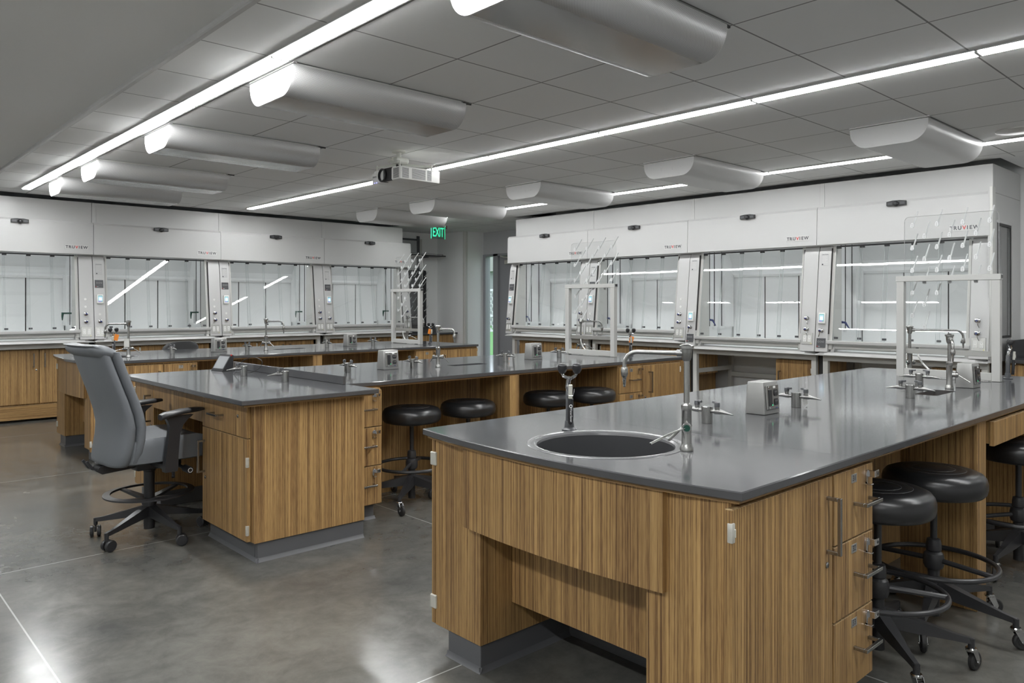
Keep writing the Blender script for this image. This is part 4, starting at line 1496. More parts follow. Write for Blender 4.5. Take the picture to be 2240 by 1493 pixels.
# knee space apron and back
fr = [dict(k='drawer', r=(0.0, 0.83, 0.665, 0.808))]
cabinet('wood grain pencil drawer over the knee space behind the grey chair', 'drawer', (fx, 5.283, 0), R90, 0.833, 0.45, 0.67, 0.815, fr, name='pencil_drawer')
b = MB(); b.box(2.25, 2.27, 4.45, 5.285, 0.0, 0.822, 'wood', bev=0.001)
tag(b.build('knee_panel'), 'dark wood grain panel at the back of the desk knee space', 'panel')
fr = [dict(k='door', r=(0.0, 0.385, 0.105, 0.808), hv=(0.33, 0.655, 0.18), lock=(0.335, 0.54), hinges=[(0.004, 0.75), (0.004, 0.17)])]
cabinet('wood grain desk cabinet with tall door behind the chair arm', 'cabinet', (fx, 5.675, 0), R90, 0.388, 0.68, 0.102, 0.823, fr, toe=(0.045, 0.1, 0.0, 0.38), group='desk cabinets')

# ================================================================== BENCH FITTINGS
def make_turret(label, loc, rz, kind=2):
    t = thing('gas_turret', label, 'gas tap', loc, rz, 'steel gas turrets')
    b = MB(); b.lathe([(0.0225, 0), (0.0225, 0.066), (0.021, 0.068), (0, 0.068)], 'steel', 24); b.build('column', t)
    sides = {1: (0,), 2: (0, 1), 4: (0, 1)}[kind]
    offs = (-0.011, 0.011) if kind == 4 else (0,)
    for s in sides:
        for off in offs:
            M = Matrix.Rotation(pi * s, 4, 'Z') @ Matrix.Translation((0, off, 0.050))
            b = MB()
            def P(x, y, z): return M @ Vector((x, y, z))
            b.tube([P(0.02, 0, 0), P(0.036, 0, 0), P(0.037, 0, 0), P(0.062, 0, 0.001), P(0.066, 0, 0.001), P(0.082, 0, -0.001), P(0.120, 0, -0.006)], 0.01, 'steel', n=12,
                   rads=[0.008, 0.008, 0.0105, 0.0105, 0.009, 0.007, 0.0022])
            b.tube([P(0.047, 0, 0.004), P(0.047, 0, 0.020)], 0.009, 'steel', n=12)
            v = b.build('valve', t)
            b = MB()
            b.lathe([(0.0115, 0.020), (0.0115, 0.034), (0.010, 0.037), (0, 0.037)], 'dark_grey_coat', 14, M @ Matrix.Translation((0.047, 0, 0)))
            a = P(0.047, 0, 0.031); c = P(0.018, 0.014, 0.036)
            b.tube([a, a.lerp(c, 0.5) + Vector((0, 0, 0.003)), c], 0.006, 'dark_grey_coat', n=8, rads=[0.007, 0.006, 0.005])
            b.build('lever', v)
    return t


def wire_tag(t, loc, mat, w=0.022, h=0.032, rz=0.6, tilt=0.2):
    b = MB()
    M = Matrix.Translation(loc) @ Matrix.Rotation(rz, 4, 'Z') @ Matrix.Rotation(tilt, 4, 'Y')
    b.box(-w, w, -0.0005, 0.0005, -2 * h, 0, mat, M=M)
    if mat == 'paper_tag':
        for i in range(4):
            b.box(-w * 0.8, w * 0.6, -0.0009, -0.0004, -0.014 - i * 0.011, -0.011 - i * 0.011, 'sticker_grey', M=M)
    b.tube([M @ Vector((0, 0, -0.004)), M @ Vector((0.004, 0.002, 0.014)), M @ Vector((0, 0.008, 0.018))], 0.0008, 'rubber', n=4)
    return b.build('paper_tag' if mat == 'paper_tag' else 'orange_tag', t)


T2 = make_turret('steel gas turret with two nozzles beside the foreground round sink', (2.705, 1.742, BT + 0.0008), pi / 2)
wire_tag(T2, (0.035, -0.018, 0.035), 'yellow_dot', 0.004, 0.012)
T2b = make_turret('steel gas turret with two nozzles and paper tag right of the foreground power box', (3.432, 1.725, BT + 0.0008), pi / 2)
wire_tag(T2b, (-0.035, -0.012, 0.044), 'paper_tag', 0.016, 0.016, rz=-pi / 2 - 0.2, tilt=-0.2)
lab = [((4.20, 1.492), 'steel gas turret with two nozzles in front of the cup sink, foreground bench'),
       ((4.93, 1.70), 'steel gas turret with two nozzles behind the cup sink, foreground bench'),
       ((3.405, c2), 'steel gas turret with paper tag right of the first power box, middle bench'),
       ((4.36, c2), 'steel gas turret left of the second power box, middle bench'),
       ((5.05, c2 + 0.03), 'steel gas turret left of the peg rack, middle bench'),
       ((2.65, c3), 'steel gas turret in front of the black chair back, farthest bench'),
       ((3.41, c3), 'steel gas turret just right of the first power box, farthest bench'),
       ((4.34, c3), 'steel gas turret left of the second power box, farthest bench'),
       ((4.95, c3), 'steel gas turret left of the peg rack, farthest bench')]
T_first = make_turret('steel gas turret with tag left of the first power box, middle bench', (2.84, c2, BT + 0.0008), pi / 2)
wire_tag(T_first, (-0.012, 0.035, 0.04), 'paper_tag', 0.02, 0.018, rz=-0.7, tilt=0.3)
plain = None
for i, (p, l) in enumerate(lab):
    if plain is None:
        plain = make_turret(l, (p[0], p[1], BT + 0.0008), pi / 2)
    else:
        d = dup(plain, (p[0], p[1], BT + 0.0008), pi / 2, l)
        if 'right of the first power box, middle' in l:
            wire_tag(d, (-0.012, 0.035, 0.04), 'paper_tag', 0.022, 0.02, rz=-0.6, tilt=-0.3)
        if 'left of the second power box, middle' in l:
            wire_tag(d, (0.0, -0.04, 0.03), 'orange_tag', 0.012, 0.010, rz=-0.8)
D1 = make_turret('single nozzle steel gas tap near the front corner of the desk', (2.205, 4.455, BT + 0.0008), pi, 1)
dup(D1, (2.185, 5.02, BT + 0.0008), pi, 'single nozzle steel gas tap next to the tablet on the desk')


def make_pedestal(label, loc):
    t = thing('power_pedestal', label, 'power outlet box', loc, 0, 'steel power boxes')
    b = MB()
    r0 = [(-0.068, -0.048, 0), (0.068, -0.048, 0), (0.068, 0.048, 0), (-0.068, 0.048, 0)]
    r1 = [(-0.064, -0.038, 0.142), (0.064, -0.038, 0.142), (0.064, 0.038, 0.142), (-0.064, 0.038, 0.142)]
    b.rings([r0, r1], 'pedestal_metal')
    bmesh.ops.bevel(b.bm, geom=[e for e in b.bm.edges], offset=0.004, segments=2, profile=0.5, affect='EDGES')
    b.build('box', t)
    lean = -math.atan(0.010 / 0.142)
    for s in (0, 1):
        M = Matrix.Rotation(pi * s, 4, 'Z') @ Matrix.Translation((0, -0.0445, 0.072)) @ Matrix.Rotation(lean, 4, 'X')
        b = MB(); b.box(-0.054, 0.054, -0.006, 0.001, -0.052, 0.056, 'steel', bev=0.003, M=M); o = b.build('cover_plate', t)
        b = MB()
        b.box(-0.038, -0.010, -0.0085, -0.005, -0.036, 0.036, 'black_plastic', bev=0.0015, M=M)
        for zz in (-0.020, 0.020):
            b.prism([(0.024 + 0.0165 * cos(a), zz + max(-0.0145, min(0.0145, 0.0185 * sin(a)))) for a in [2 * pi * i / 20 for i in range(20)]], 'y', -0.0085, -0.005, 'black_plastic', M)
            for x_ in (0.018, 0.030):
                b.box(x_ - 0.001, x_ + 0.001, -0.0089, -0.0083, zz + 0.001, zz + 0.009, 'sticker_grey', M=M)
        b.build('socket', o)
        b = MB(); b.box(-0.014, -0.010, -0.0092, -0.008, -0.034, -0.030, 'led_green', M=M); b.build('status_light', o)
        b = MB(); b.box(0.004, 0.024, -0.0068, -0.0058, 0.041, 0.050, 'white_plastic', M=M)
        b.box(0.018, 0.034, -0.0068, -0.0058, -0.048, -0.044, 'blue_plastic', M=M)
        b.cyl(M @ Vector((-0.03, -0.0075, 0.045)), M @ Vector((-0.03, -0.004, 0.045)), 0.004, 'chrome', n=8)
        b.cyl(M @ Vector((-0.03, -0.0075, -0.045)), M @ Vector((-0.03, -0.004, -0.045)), 0.004, 'chrome', n=8)
        b.build('label', o)
    return t


ped = make_pedestal('brushed steel power box with four black sockets, foreground bench beside the sink', (3.138, 1.735, BT + 0.0008))
for (x, y), l in (((4.99, 1.455), 'brushed steel power box beside the far faucet, foreground bench'),
                  ((3.205, c2 + 0.04), 'brushed steel power box near the desk curb, middle bench'),
                  ((4.72, c2 + 0.03), 'brushed steel power box left of the peg rack, middle bench'),
                  ((3.11, c3), 'brushed steel power box right of the black chair back, farthest bench'),
                  ((4.64, c3), 'brushed steel power box left of the peg rack, farthest bench')):
    dup(ped, (x, y, BT + 0.0008), 0, l)


def make_faucet(label, loc, arm_az, arm_len, top, handles, drop=0.13, group='lab faucets', card=False, serr=True, bendr=0.045):
    """top: height of the head above the bench; handles: list of (azimuth, lever azimuth, lever length, index material)"""
    t = thing('lab_faucet', label, 'faucet', loc, 0, group)
    b = MB()
    b.lathe([(0.0225, 0), (0.0225, 0.008), (0.018, 0.018), (0.0165, 0.024), (0.0165, 0.132), (0.0172, 0.134)], 'steel', 24)
    b.lathe([(0.0175, 0.134), (0.0185, 0.140), (0.0185, 0.150), (0.012, 0.157), (0.0095, 0.158)], 'steel', 8)
    b.lathe([(0.0095, 0.15), (0.0095, top - 0.045)], 'steel', 18)
    b.build('column', t)
    b = MB()
    b.lathe([(0.0115, top - 0.056), (0.016, top - 0.045), (0.018, top - 0.025), (0.019, top - 0.016), (0.0235, top - 0.014), (0.0235, top - 0.005), (0.017, top - 0.001), (0.006, top + 0.001), (0, top + 0.001)], 'steel', 20)
    b.build('vacuum_breaker', t)
    d = Vector((cos(arm_az), sin(arm_az), 0))
    za = top - 0.030
    r = bendr
    pts = [d * 0.012 + Vector((0, 0, za)), d * (arm_len - r) + Vector((0, 0, za))]
    for i in range(1, 7):
        a = pi / 2 * i / 6
        pts.append(d * (arm_len - r + r * sin(a)) + Vector((0, 0, za - r + r * cos(a))))
    pts.append(d * arm_len + Vector((0, 0, za - r - 0.012)))
    b = MB()
    b.tube(pts, 0.0078, 'steel', n=12)
    b.tube([d * 0.012 + Vector((0, 0, za)), d * 0.032 + Vector((0, 0, za))], 0.012, 'steel', n=12)
    b.build('swing_arm', t)
    b = MB()
    e = d * arm_len
    z0 = za - r - 0.008
    b.lathe([(0.0095, z0), (0.0125, z0 - 0.008), (0.0125, z0 - 0.022), (0.0095, z0 - 0.032), (0.008, z0 - 0.034)], 'steel', 16, Matrix.Translation(e))
    pr = []
    zt = z0 - 0.034
    L = drop - 0.06
    n = 8
    for i in range(n):
        rr = 0.0080 - 0.0035 * i / n
        pr += [(rr, zt - L * i / n), (rr - 0.0018, zt - L * (i + 0.9) / n)]
    b.lathe(pr, 'steel', 12, Matrix.Translation(e))
    b.build('serrated_nozzle', t)
    for az, laz, ll, mat in handles:
        h = Vector((cos(az), sin(az), 0))
        c = Vector((0, 0, 0.080))
        b = MB()
        b.tube([c, c + h * 0.026, c + h * 0.030, c + h * 0.042], 0.014, 'steel', n=14, rads=[0.013, 0.0135, 0.016, 0.015])
        o = b.build('valve_body', t)
        b = MB()
        b.tube([c + h * 0.040, c + h * 0.045], 0.011, mat, n=16)
        b.build('index_button', o)
        lv = Vector((cos(laz), sin(laz), 0))
        s = c + h * 0.034
        b = MB()
        b.tube([s + lv * 0.008, s + lv * ll * 0.5 + Vector((0, 0, -0.016)), s + lv * ll + Vector((0, 0, -0.040))], 0.006, 'steel', n=10, rads=[0.0055, 0.006, 0.007], sy=0.5)
        b.build('lever_handle', o)
    if card:
        b = MB()
        M = Matrix.Translation((-0.022, -0.022, 0.150)) @ Matrix.Rotation(-0.6, 4, 'Z')
        b.box(-0.022, 0.022, -0.001, 0.0, -0.055, 0.02, 'paper_tag', M=M)
        b.build('hanging_card', t)
    return t


# camera-facing directions: towards the left of the picture is about (-0.73, 0.68)
make_faucet('tall steel lab faucet with long arm over the foreground round sink', (2.146, 1.460, BT + 0.0008), radians(113), 0.212, 0.352,
            [(radians(215), radians(165), 0.15, 'green_plastic'), (radians(30), radians(178), 0.10, 'steel')], drop=0.095)
make_faucet('steel lab faucet with short arm by the cup sink, foreground bench', (4.818, 1.500, BT + 0.0008), radians(205), 0.125, 0.315,
            [(radians(-60), radians(-75), 0.07, 'black_plastic')], drop=0.095)
make_faucet('steel lab faucet standing behind the large clear peg rack, foreground bench', (5.65, 2.01, BT + 0.0008), radians(-60), 0.33, 0.335,
            [(radians(-20), radians(-60), 0.10, 'red_plastic'), (radians(160), radians(200), 0.09, 'green_plastic')], drop=0.095, card=False)
make_faucet('steel lab faucet beside the cup sink, middle bench', (3.575, c2 - 0.09, BT + 0.0008), radians(-42), 0.125, 0.322,
            [(radians(160), radians(120), 0.03, 'steel'), (radians(-40), radians(-60), 0.05, 'black_plastic')], drop=0.095, bendr=0.03)
make_faucet('steel lab faucet standing behind the peg rack, middle bench', (5.65, 5.08, BT + 0.0008), radians(-42), 0.21, 0.345,
            [(radians(-20), radians(-60), 0.10, 'red_plastic'), (radians(160), radians(200), 0.05, 'green_plastic')], drop=0.095)
make_faucet('steel lab faucet with paper card over the left sink, farthest bench', (2.175, 7.49, BT + 0.0008), radians(145), 0.20, 0.335,
            [(radians(180), radians(175), 0.15, 'black_plastic'), (radians(-30), radians(-30), 0.07, 'steel')], drop=0.10, card=True)
make_faucet('steel lab faucet with hook spout near the middle, farthest bench', (3.555, 7.62, BT + 0.0008), radians(-42), 0.185, 0.335,
            [(radians(170), radians(120), 0.03, 'steel'), (radians(-40), radians(-60), 0.06, 'sticker_grey')], drop=0.10)
make_faucet('steel lab faucet standing behind the peg rack, farthest bench', (5.65, 8.05, BT + 0.0008), radians(-42), 0.21, 0.345,
            [(radians(-20), radians(-60), 0.10, 'red_plastic')], drop=0.095)


def make_eyewash(label, loc, rz, orange=None, group='drench eyewash units'):
    """local -y looks at the viewer, heads left and right on x"""
    t = thing('eyewash_unit', label, 'eyewash', loc, rz, group)
    t.scale = (1.1, 1.1, 1.1)
    b = MB()
    b.lathe([(0.026, 0), (0.026, 0.003), (0.022, 0.007), (0.0175, 0.010), (0.0155, 0.030), (0.0150, 0.032)], 'dark_grey_coat', 24)
    b.lathe([(0.0125, 0.030), (0.0115, 0.135), (0.010, 0.138)], 'dark_grey_coat', 20)
    b.build('holder_column', t)
    M = Matrix.Translation((0.0, -0.022, 0)) @ Matrix.Rotation(0.06, 4, 'X')
    b = MB()
    b.rings([[M @ Vector((0.002 + w * cos(a), 0.008 * sin(a), z)) for a in [2 * pi * i / 14 for i in range(14)]]
             for z, w in ((0.024, 0.006), (0.028, 0.009), (0.05, 0.0105), (0.085, 0.0095), (0.112, 0.009))], 'black_plastic')
    g = b.build('squeeze_grip', t)
    b = MB()
    b.tube([M @ Vector((0.002 + 0.0045 * cos(a), -0.0088, 0.088 + 0.0045 * sin(a))) for a in [2 * pi * i / 14 for i in range(14)]], 0.0014, 'lettering_white', n=4, closed=True)
    b.build('emblem', g)
    text('WaterSaver', 0.0105, 'lettering_white', g, M @ Vector((0.003, -0.0096, 0.058)), (pi / 2, pi / 2, 0), extrude=0.0002)
    b = MB()
    b.box(-0.006, 0.008, -0.006, 0.006, 0.112, 0.162, 'hinge_nickel', bev=0.002, M=M)
    b.tube([M @ Vector(p) for p in ((-0.014, -0.007, 0.148), (-0.012, -0.008, 0.138), (-0.006, -0.008, 0.124), (0.009, -0.008, 0.124), (0.013, -0.008, 0.138), (0.014, -0.007, 0.148))], 0.0012, 'chrome', n=6)
    b.build('squeeze_latch', t)
    b = MB()
    b.tube([(-0.004, 0, 0.135), (-0.005, -0.002, 0.155), (-0.003, -0.01, 0.175), (0.001, -0.015, 0.185)], 0.008, 'chrome', n=10)
    b.cyl((-0.014, -0.002, 0.152), (0.0, -0.002, 0.152), 0.007, 'chrome', n=10)
    b.tube([(0.0, -0.014, 0.180), (-0.022, -0.010, 0.190), (-0.027, -0.008, 0.200)], 0.0055, 'chrome', n=8)
    b.tube([(0.0, -0.014, 0.180), (0.020, -0.010, 0.190), (0.025, -0.008, 0.200)], 0.0055, 'chrome', n=8)
    b.build('yoke', t)
    for s in (-1, 1):
        b = MB()
        Mh = Matrix.Translation((0.0255 * s, -0.008, 0.200)) @ Matrix.Rotation(0.25, 4, 'X')
        b.lathe([(0.010, 0), (0.0125, 0.004), (0.0165, 0.012), (0.0172, 0.020), (0.0150, 0.030), (0.011, 0.033), (0, 0.034)], 'black_plastic', 20, Mh)
        h = b.build('spray_head', t)
        b = MB()
        b.box(-0.009, 0.009, -0.0035, 0.0005, 0.0335, 0.0345, 'lettering_white', M=Mh @ Matrix.Scale(0.85, 4))
        b.build('head_label', h)
    if orange:
        b = MB()
        Mo = Matrix.Translation(orange) @ Matrix.Rotation(0.25, 4, 'Y')
        b.box(-0.017, 0.017, -0.001, 0.001, -0.055, 0.0, 'orange_tag', M=Mo)
        b.tube([Mo @ Vector((0, 0, -0.005)), Mo @ Vector((-0.01, 0.0, 0.02)), Mo @ Vector((-0.02, 0.0, 0.025))], 0.001, 'rubber', n=4)
        b.build('orange_tag', t)
    return t


make_eyewash('black twin-head eyewash unit standing behind the foreground round sink', (2.165, 2.007, BT + 0.0008), -0.72)
make_eyewash('black twin-head eyewash unit at the right edge beyond the large peg rack', (5.745, 1.442, BT + 0.0008), 0.35)
make_eyewash('black twin-head eyewash unit with orange tag right of the middle peg rack', (5.70, 4.50, BT + 0.0008), -0.75, (0.012, -0.02, 0.165))
make_eyewash('black twin-head eyewash unit with square orange tag by the far left sink', (2.20, 8.03, BT + 0.0008), -0.55, (0.03, -0.01, 0.175))
make_eyewash('black twin-head eyewash unit right of the farthest peg rack', (5.62, 7.52, BT + 0.0008), -0.2, (-0.012, -0.02, 0.165))


def make_peg_rack(label, loc, depth_side=1):
    """frame in the y-z plane, pegs on the +x side; local y from 0 to 0.615"""
    t = thing('peg_rack', label, 'drying rack', loc, 0, 'clear peg drying racks')
    W = 0.615
    b = MB()
    b.box(-0.022, 0.022, 0.0, 0.048, 0.0, 0.637, 'rack_metal', bev=0.002)
    b.box(-0.022, 0.022, W - 0.048, W, 0.0, 0.637, 'rack_metal', bev=0.002)
    b.box(-0.024, 0.024, -0.004, W + 0.004, 0.637, 0.674, 'rack_metal', bev=0.002)
    b.box(-0.020, 0.018, 0.048, W - 0.048, 0.004, 0.052, 'rack_metal', bev=0.002)
    b.build('frame', t)
    b = MB(); b.box(0.004, 0.024, 0.048, W - 0.048, 0.152, 0.187, 'satin_plate', bev=0.002)
    b.build('drip_rail', t)
    b = MB(); b.box(-0.012, 0.020, -0.006, -0.003, 0.646, 0.668, 'black_plastic'); b.build('end_plug', t)
    b = MB()
    r = 0.03
    ya, yb_ = 0.02, W - 0.035
    za, zb = 0.19, 1.075
    poly = arc(yb_ - r, zb - r, r, 0, pi / 2, 5) + arc(ya + r, zb - r, r, pi / 2, pi, 5) + [(ya, za), (yb_, za)]
    b.prism(poly, 'x', 0.026, 0.032, 'acrylic')
    b.tube([(0.029, p[0], p[1]) for p in poly[1:-2]] , 0.0016, 'sticker_grey', n=4)
    b.tube([(0.029, yb_, za), (0.029, yb_, zb - r)], 0.0016, 'sticker_grey', n=4)
    b.tube([(0.029, ya, zb - r), (0.029, ya, za)], 0.0016, 'sticker_grey', n=4)
    b.build('clear_panel', t)
    spots = []
    for r_i in range(10):
        z = 1.012 - 0.076 * r_i
        if r_i % 2 == 0:
            cols = [W - 0.087 - 0.153 * k for k in range(4)]
            cnt = {0: 4, 2: 4, 4: 4, 6: 2, 8: 1}[r_i]
        else:
            cols = [W - 0.163 - 0.153 * k for k in range(3)]
            cnt = {1: 3, 3: 3, 5: 3, 7: 1, 9: 1}[r_i]
        spots += [(y, z) for y in cols[:cnt]]
    first = None
    for y, z in spots:
        if first is None:
            b = MB()
            b.prism([(0.013 * cos(a) * (1 if sin(a) < 0 else 0.85), 0.013 * sin(a) * (1.0 if sin(a) < 0 else 1.7)) for a in [2 * pi * i / 14 for i in range(14)]], 'x', 0.0185, 0.0255, 'clear_peg')
            b.tube([(0.030, 0, 0.004), (0.040, 0, 0.008), (0.120, 0, 0.105)], 0.0055, 'clear_peg', n=8, rads=[0.008, 0.0055, 0.0048])
            b.cyl((0.016, 0, -0.004), (0.0185, 0, -0.004), 0.004, 'sticker_grey', n=8)
            b.cyl((0.016, 0, 0.008), (0.0185, 0, 0.008), 0.004, 'sticker_grey', n=8)
            first = b.build('peg', t, loc=(0, y, z))
        else:
            p = first.copy(); COL.objects.link(p); p.parent = t; p.location = (0, y, z)
    return t


rk = make_peg_rack('large clear acrylic peg rack on grey frame, foreground bench', (5.47, 1.410, BT + 0.0008))
dup(rk, (5.47, 4.49, BT + 0.0008), 0, 'clear acrylic peg rack on grey frame, middle bench')
dup(rk, (5.45, 7.47, BT + 0.0008), 0, 'clear acrylic peg rack on grey frame, farthest bench beside the hoods')
# drain hose hanging at each rack
for (x, y), l in (((5.56, 1.93), 'foreground'), ((5.56, 5.0), 'middle'), ((5.54, 7.98), 'farthest')):
    b = MB()
    b.tube(smooth_path([(x, y, 1.03), (x - 0.02, y - 0.02, 0.98), (x - 0.03, y - 0.07, 0.92), (x - 0.01, y - 0.13, BT + 0.008), (x + 0.03, y - 0.2, BT + 0.008)]), 0.006, 'white_plastic', n=8)
    b.cyl((x, y, 1.03), (x, y, 1.05), 0.009, 'black_plastic', n=10)
    tag(b.build('drain_hose'), 'curved white drain hose hanging behind the %s peg rack' % l, 'hose', 'drain hoses')

# tablet on the desk with its cable
t = thing('tablet', 'black wedge-shaped touch tablet with grey screen standing on the desk', 'tablet', (2.235, 5.51, BT + 0.0008), radians(-80))
b = MB()
b.hexa([(-0.072, -0.045, 0.0), (0.072, -0.045, 0.0), (0.072, 0.040, 0.0), (-0.072, 0.040, 0.0), (-0.072, 0.030, 0.118), (0.072, 0.030, 0.118), (0.072, 0.048, 0.112), (-0.072, 0.048, 0.112)], 'black_plastic')
b.build('housing', t)
b = MB()
n_v = Vector((0, -0.118, 0.075)).normalized()
for p, mt, e_ in (((-0.062, 0.062, 0.16, 0.88), 'tablet_screen', 0.0012),):
    def Q(x, f): return Vector((x, -0.045 + 0.075 * f, 0.118 * f)) + n_v * e_
    vs = [b.bm.verts.new(Q(x, f)) for x, f in ((p[0], p[2]), (p[1], p[2]), (p[1], p[3]), (p[0], p[3]))]
    b.bm.faces.new(vs).material_index = b.mi(mt)
b.build('screen', t)
b = MB(); b.box(0.064, 0.073, 0.026, 0.034, 0.109, 0.119, 'red_plastic'); b.build('red_mark', t)
b = MB()
b.tube(smooth_path([(2.31, 5.44, BT + 0.012), (2.25, 5.33, BT + 0.010), (2.22, 5.22, BT + 0.012), (2.28, 5.14, BT + 0.008), (2.33, 5.10, BT + 0.04), (2.34, 5.08, BT + 0.09), (2.30, 5.14, BT + 0.115), (2.26, 5.20, BT + 0.09), (2.24, 5.24, BT + 0.05), (2.23, 5.30, BT + 0.010)]), 0.0024, 'black_plastic', n=6)
tag(b.build('cable'), 'thin black cable looping from the tablet past the gas tap', 'cable')

# ================================================================== SEATING
def star_base(t, hub_z0, hub_z1, tip_z, radius, a0, tw, mat='black_metal', name='base_leg'):
    for i in range(5):
        a = a0 + 2 * pi * i / 5
        d = Vector((cos(a), sin(a), 0)); s = Vector((-sin(a), cos(a), 0))
        b = MB()
        rs = []
        for f, w, zt, zb in ((0.03, 0.028, hub_z1, hub_z0), (0.35, 0.025, hub_z1 - (hub_z1 - tip_z) * 0.30, hub_z0 - (hub_z0 - tip_z + 0.02) * 0.25),
                             (0.85, 0.012, tip_z + 0.022, tip_z - 0.002), (1.0, 0.011, tip_z + 0.014, tip_z - 0.006)):
            c = d * radius * f
            rs.append([c - s * w + Vector((0, 0, zb)), c + s * w + Vector((0, 0, zb)), c + s * w * 0.75 + Vector((0, 0, zt)), c - s * w * 0.75 + Vector((0, 0, zt))])
        b.rings(rs, mat)
        b.cyl(d * radius * 0.985 + Vector((0, 0, tip_z + 0.013)), d * radius * 0.985 + Vector((0, 0, tip_z - 0.025)), 0.0115, mat, n=12)
        b.build(name, t)


def make_stool(label, loc, rz, spin=0.3, casts=(0.2, 1.4, 2.9, 4.0, 5.3)):
    t = thing('lab_stool', label, 'stool', loc, rz, 'black round lab stools on casters')
    b = MB()
    b.lathe([(0.02, 0.548), (0.165, 0.548), (0.183, 0.553), (0.194, 0.565), (0.199, 0.585), (0.199, 0.607), (0.194, 0.625), (0.182, 0.640),
             (0.160, 0.649), (0.125, 0.6535), (0.1205, 0.6525), (0.116, 0.654), (0.085, 0.6555), (0.0805, 0.6545), (0.076, 0.656), (0, 0.657)], 'black_vinyl', 56)
    s = b.build('seat', t, angle=40)
    b = MB()
    for r in (0.1205, 0.0805):
        b.tube([(r * cos(a), r * sin(a), 0.6532 + (0.002 if r < 0.1 else 0)) for a in [2 * pi * i / 48 for i in range(48)]], 0.0008, 'dark_grey_coat', n=5, closed=True)
    b.build('stitched_seam', s)
    b = MB(); b.lathe([(0.10, 0.548), (0.10, 0.535), (0.03, 0.525), (0.014, 0.52), (0.0135, 0.34)], 'black_metal', 20); b.build('gas_lift', t)
    b = MB()
    b.lathe([(0.014, 0.36), (0.026, 0.355), (0.030, 0.335), (0.030, 0.31), (0.026, 0.305), (0.036, 0.296), (0.040, 0.28), (0.040, 0.25), (0.034, 0.235), (0.024, 0.23), (0.022, 0.19), (0.024, 0.035), (0.0, 0.035)], 'black_metal', 24)
    b.build('column_collar', t)
    b = MB()
    b.tube([(0.235 * cos(a), 0.235 * sin(a), 0.258) for a in [2 * pi * i / 56 for i in range(56)]], 0.0105, 'black_metal', n=10, closed=True)
    for a in (spin, spin + pi):
        b.tube([(0.03 * cos(a), 0.03 * sin(a), 0.270), (0.235 * cos(a), 0.235 * sin(a), 0.258)], 0.011, 'black_metal', n=8)
    b.build('foot_ring', t)
    star_base(t, 0.130, 0.195, 0.108, 0.315, spin, 0)
    for i in range(5):
        a = spin + 2 * pi * i / 5
        ca = casts[i]
        M = Matrix.Translation((0.310 * cos(a), 0.310 * sin(a), 0)) @ Matrix.Rotation(ca, 4, 'Z')
        b = MB()
        b.lathe([(0.017, 0.088), (0.020, 0.084), (0.020, 0.078), (0.014, 0.072), (0.0, 0.070)], 'chrome', 16, M)
        for s_ in (-1, 1):
            b.prism([(-0.013, 0.080), (0.016, 0.080), (0.032, 0.040), (0.026, 0.025), (0.016, 0.030)], 'y', 0.0135 * s_ - 0.001, 0.0135 * s_ + 0.001, 'chrome', M)
        b.cyl(M @ Vector((0.022, -0.017, 0.033)), M @ Vector((0.022, 0.017, 0.033)), 0.005, 'chrome', n=10)
        c = b.build('caster', t)
        b = MB()
        b.lathe([(0.0, -0.010), (0.018, -0.010), (0.019, -0.009), (0.028, -0.010), (0.0335, -0.006), (0.0340, 0.0), (0.0335, 0.006), (0.028, 0.010), (0.019, 0.009), (0.018, 0.010), (0.0, 0.010)], 'rubber', 24,
                M @ Matrix.Translation((0.022, 0, 0.034)) @ Matrix.Rotation(pi / 2, 4, 'X'))
        b.build('wheel', c)
    return t


st = make_stool('black round stool nearest the foreground drawers, half hidden by them', (3.003, 1.183, 0), radians(-64), 0.0, (0.9, 0.9, 2.9, 4.0, 5.3))
dup(st, (3.50, 1.15, 0), radians(-97), 'black round stool second from the foreground drawers, left of the wood post', None)
dup(st, (4.57, 1.10, -0.0), radians(-40), 'black round stool at the right edge beyond the wood post', None)
dup(st, (3.02, 4.25, 0), radians(-140), 'black round stool under the middle bench, closest to the desk', None)
dup(st, (3.515, 4.25, 0), radians(-108), 'black round stool under the middle bench, second from the desk', None)
dup(st, (4.33, 4.24, 0), radians(-110), 'black round stool under the middle bench, just right of the wood post', None)
dup(st, (4.77, 4.17, 0), radians(-54), 'black round stool under the middle bench, farthest from the desk', None)


def twin_casters(t, radius, a0, z_stem, mat='black_plastic'):
    for i in range(5):
        a = a0 + 2 * pi * i / 5
        M = Matrix.Translation((radius * cos(a), radius * sin(a), 0)) @ Matrix.Rotation(a + 1.1 + 0.9 * (i % 3), 4, 'Z')
        b = MB()
        b.cyl(M @ Vector((0, 0, z_stem)), M @ Vector((0, 0, 0.05)), 0.006, mat, n=8)
        b.box(-0.004, 0.022, -0.006, 0.006, 0.028, 0.058, mat, bev=0.002, M=M)
        c = b.build('caster', t)
        b = MB()
        for s in (-1, 1):
            b.lathe([(0.0, -0.010), (0.026, -0.010), (0.0315, -0.006), (0.0320, 0.004), (0.029, 0.010), (0.0, 0.010)], mat, 22,
                    M @ Matrix.Translation((0.012, 0.019 * s, 0.032)) @ Matrix.Rotation(pi / 2 * s, 4, 'X'))
        b.build('wheel', c)


def cushion_ring(cx_w, y_b, y_f, z, curve, n=28, e=0.5):
    pts = []
    yc = (y_b + y_f) / 2
    h = (y_f - y_b) / 2
    for i in range(n):
        a = 2 * pi * i / n
        c, s = cos(a), sin(a)
        x = cx_w * (abs(c) ** e) * (1 if c >= 0 else -1)
        y = h * (abs(s) ** 0.6) * (1 if s >= 0 else -1)
        pts.append(Vector((x, yc + y + curve * (x / 0.25) ** 2, z)))
    return pts


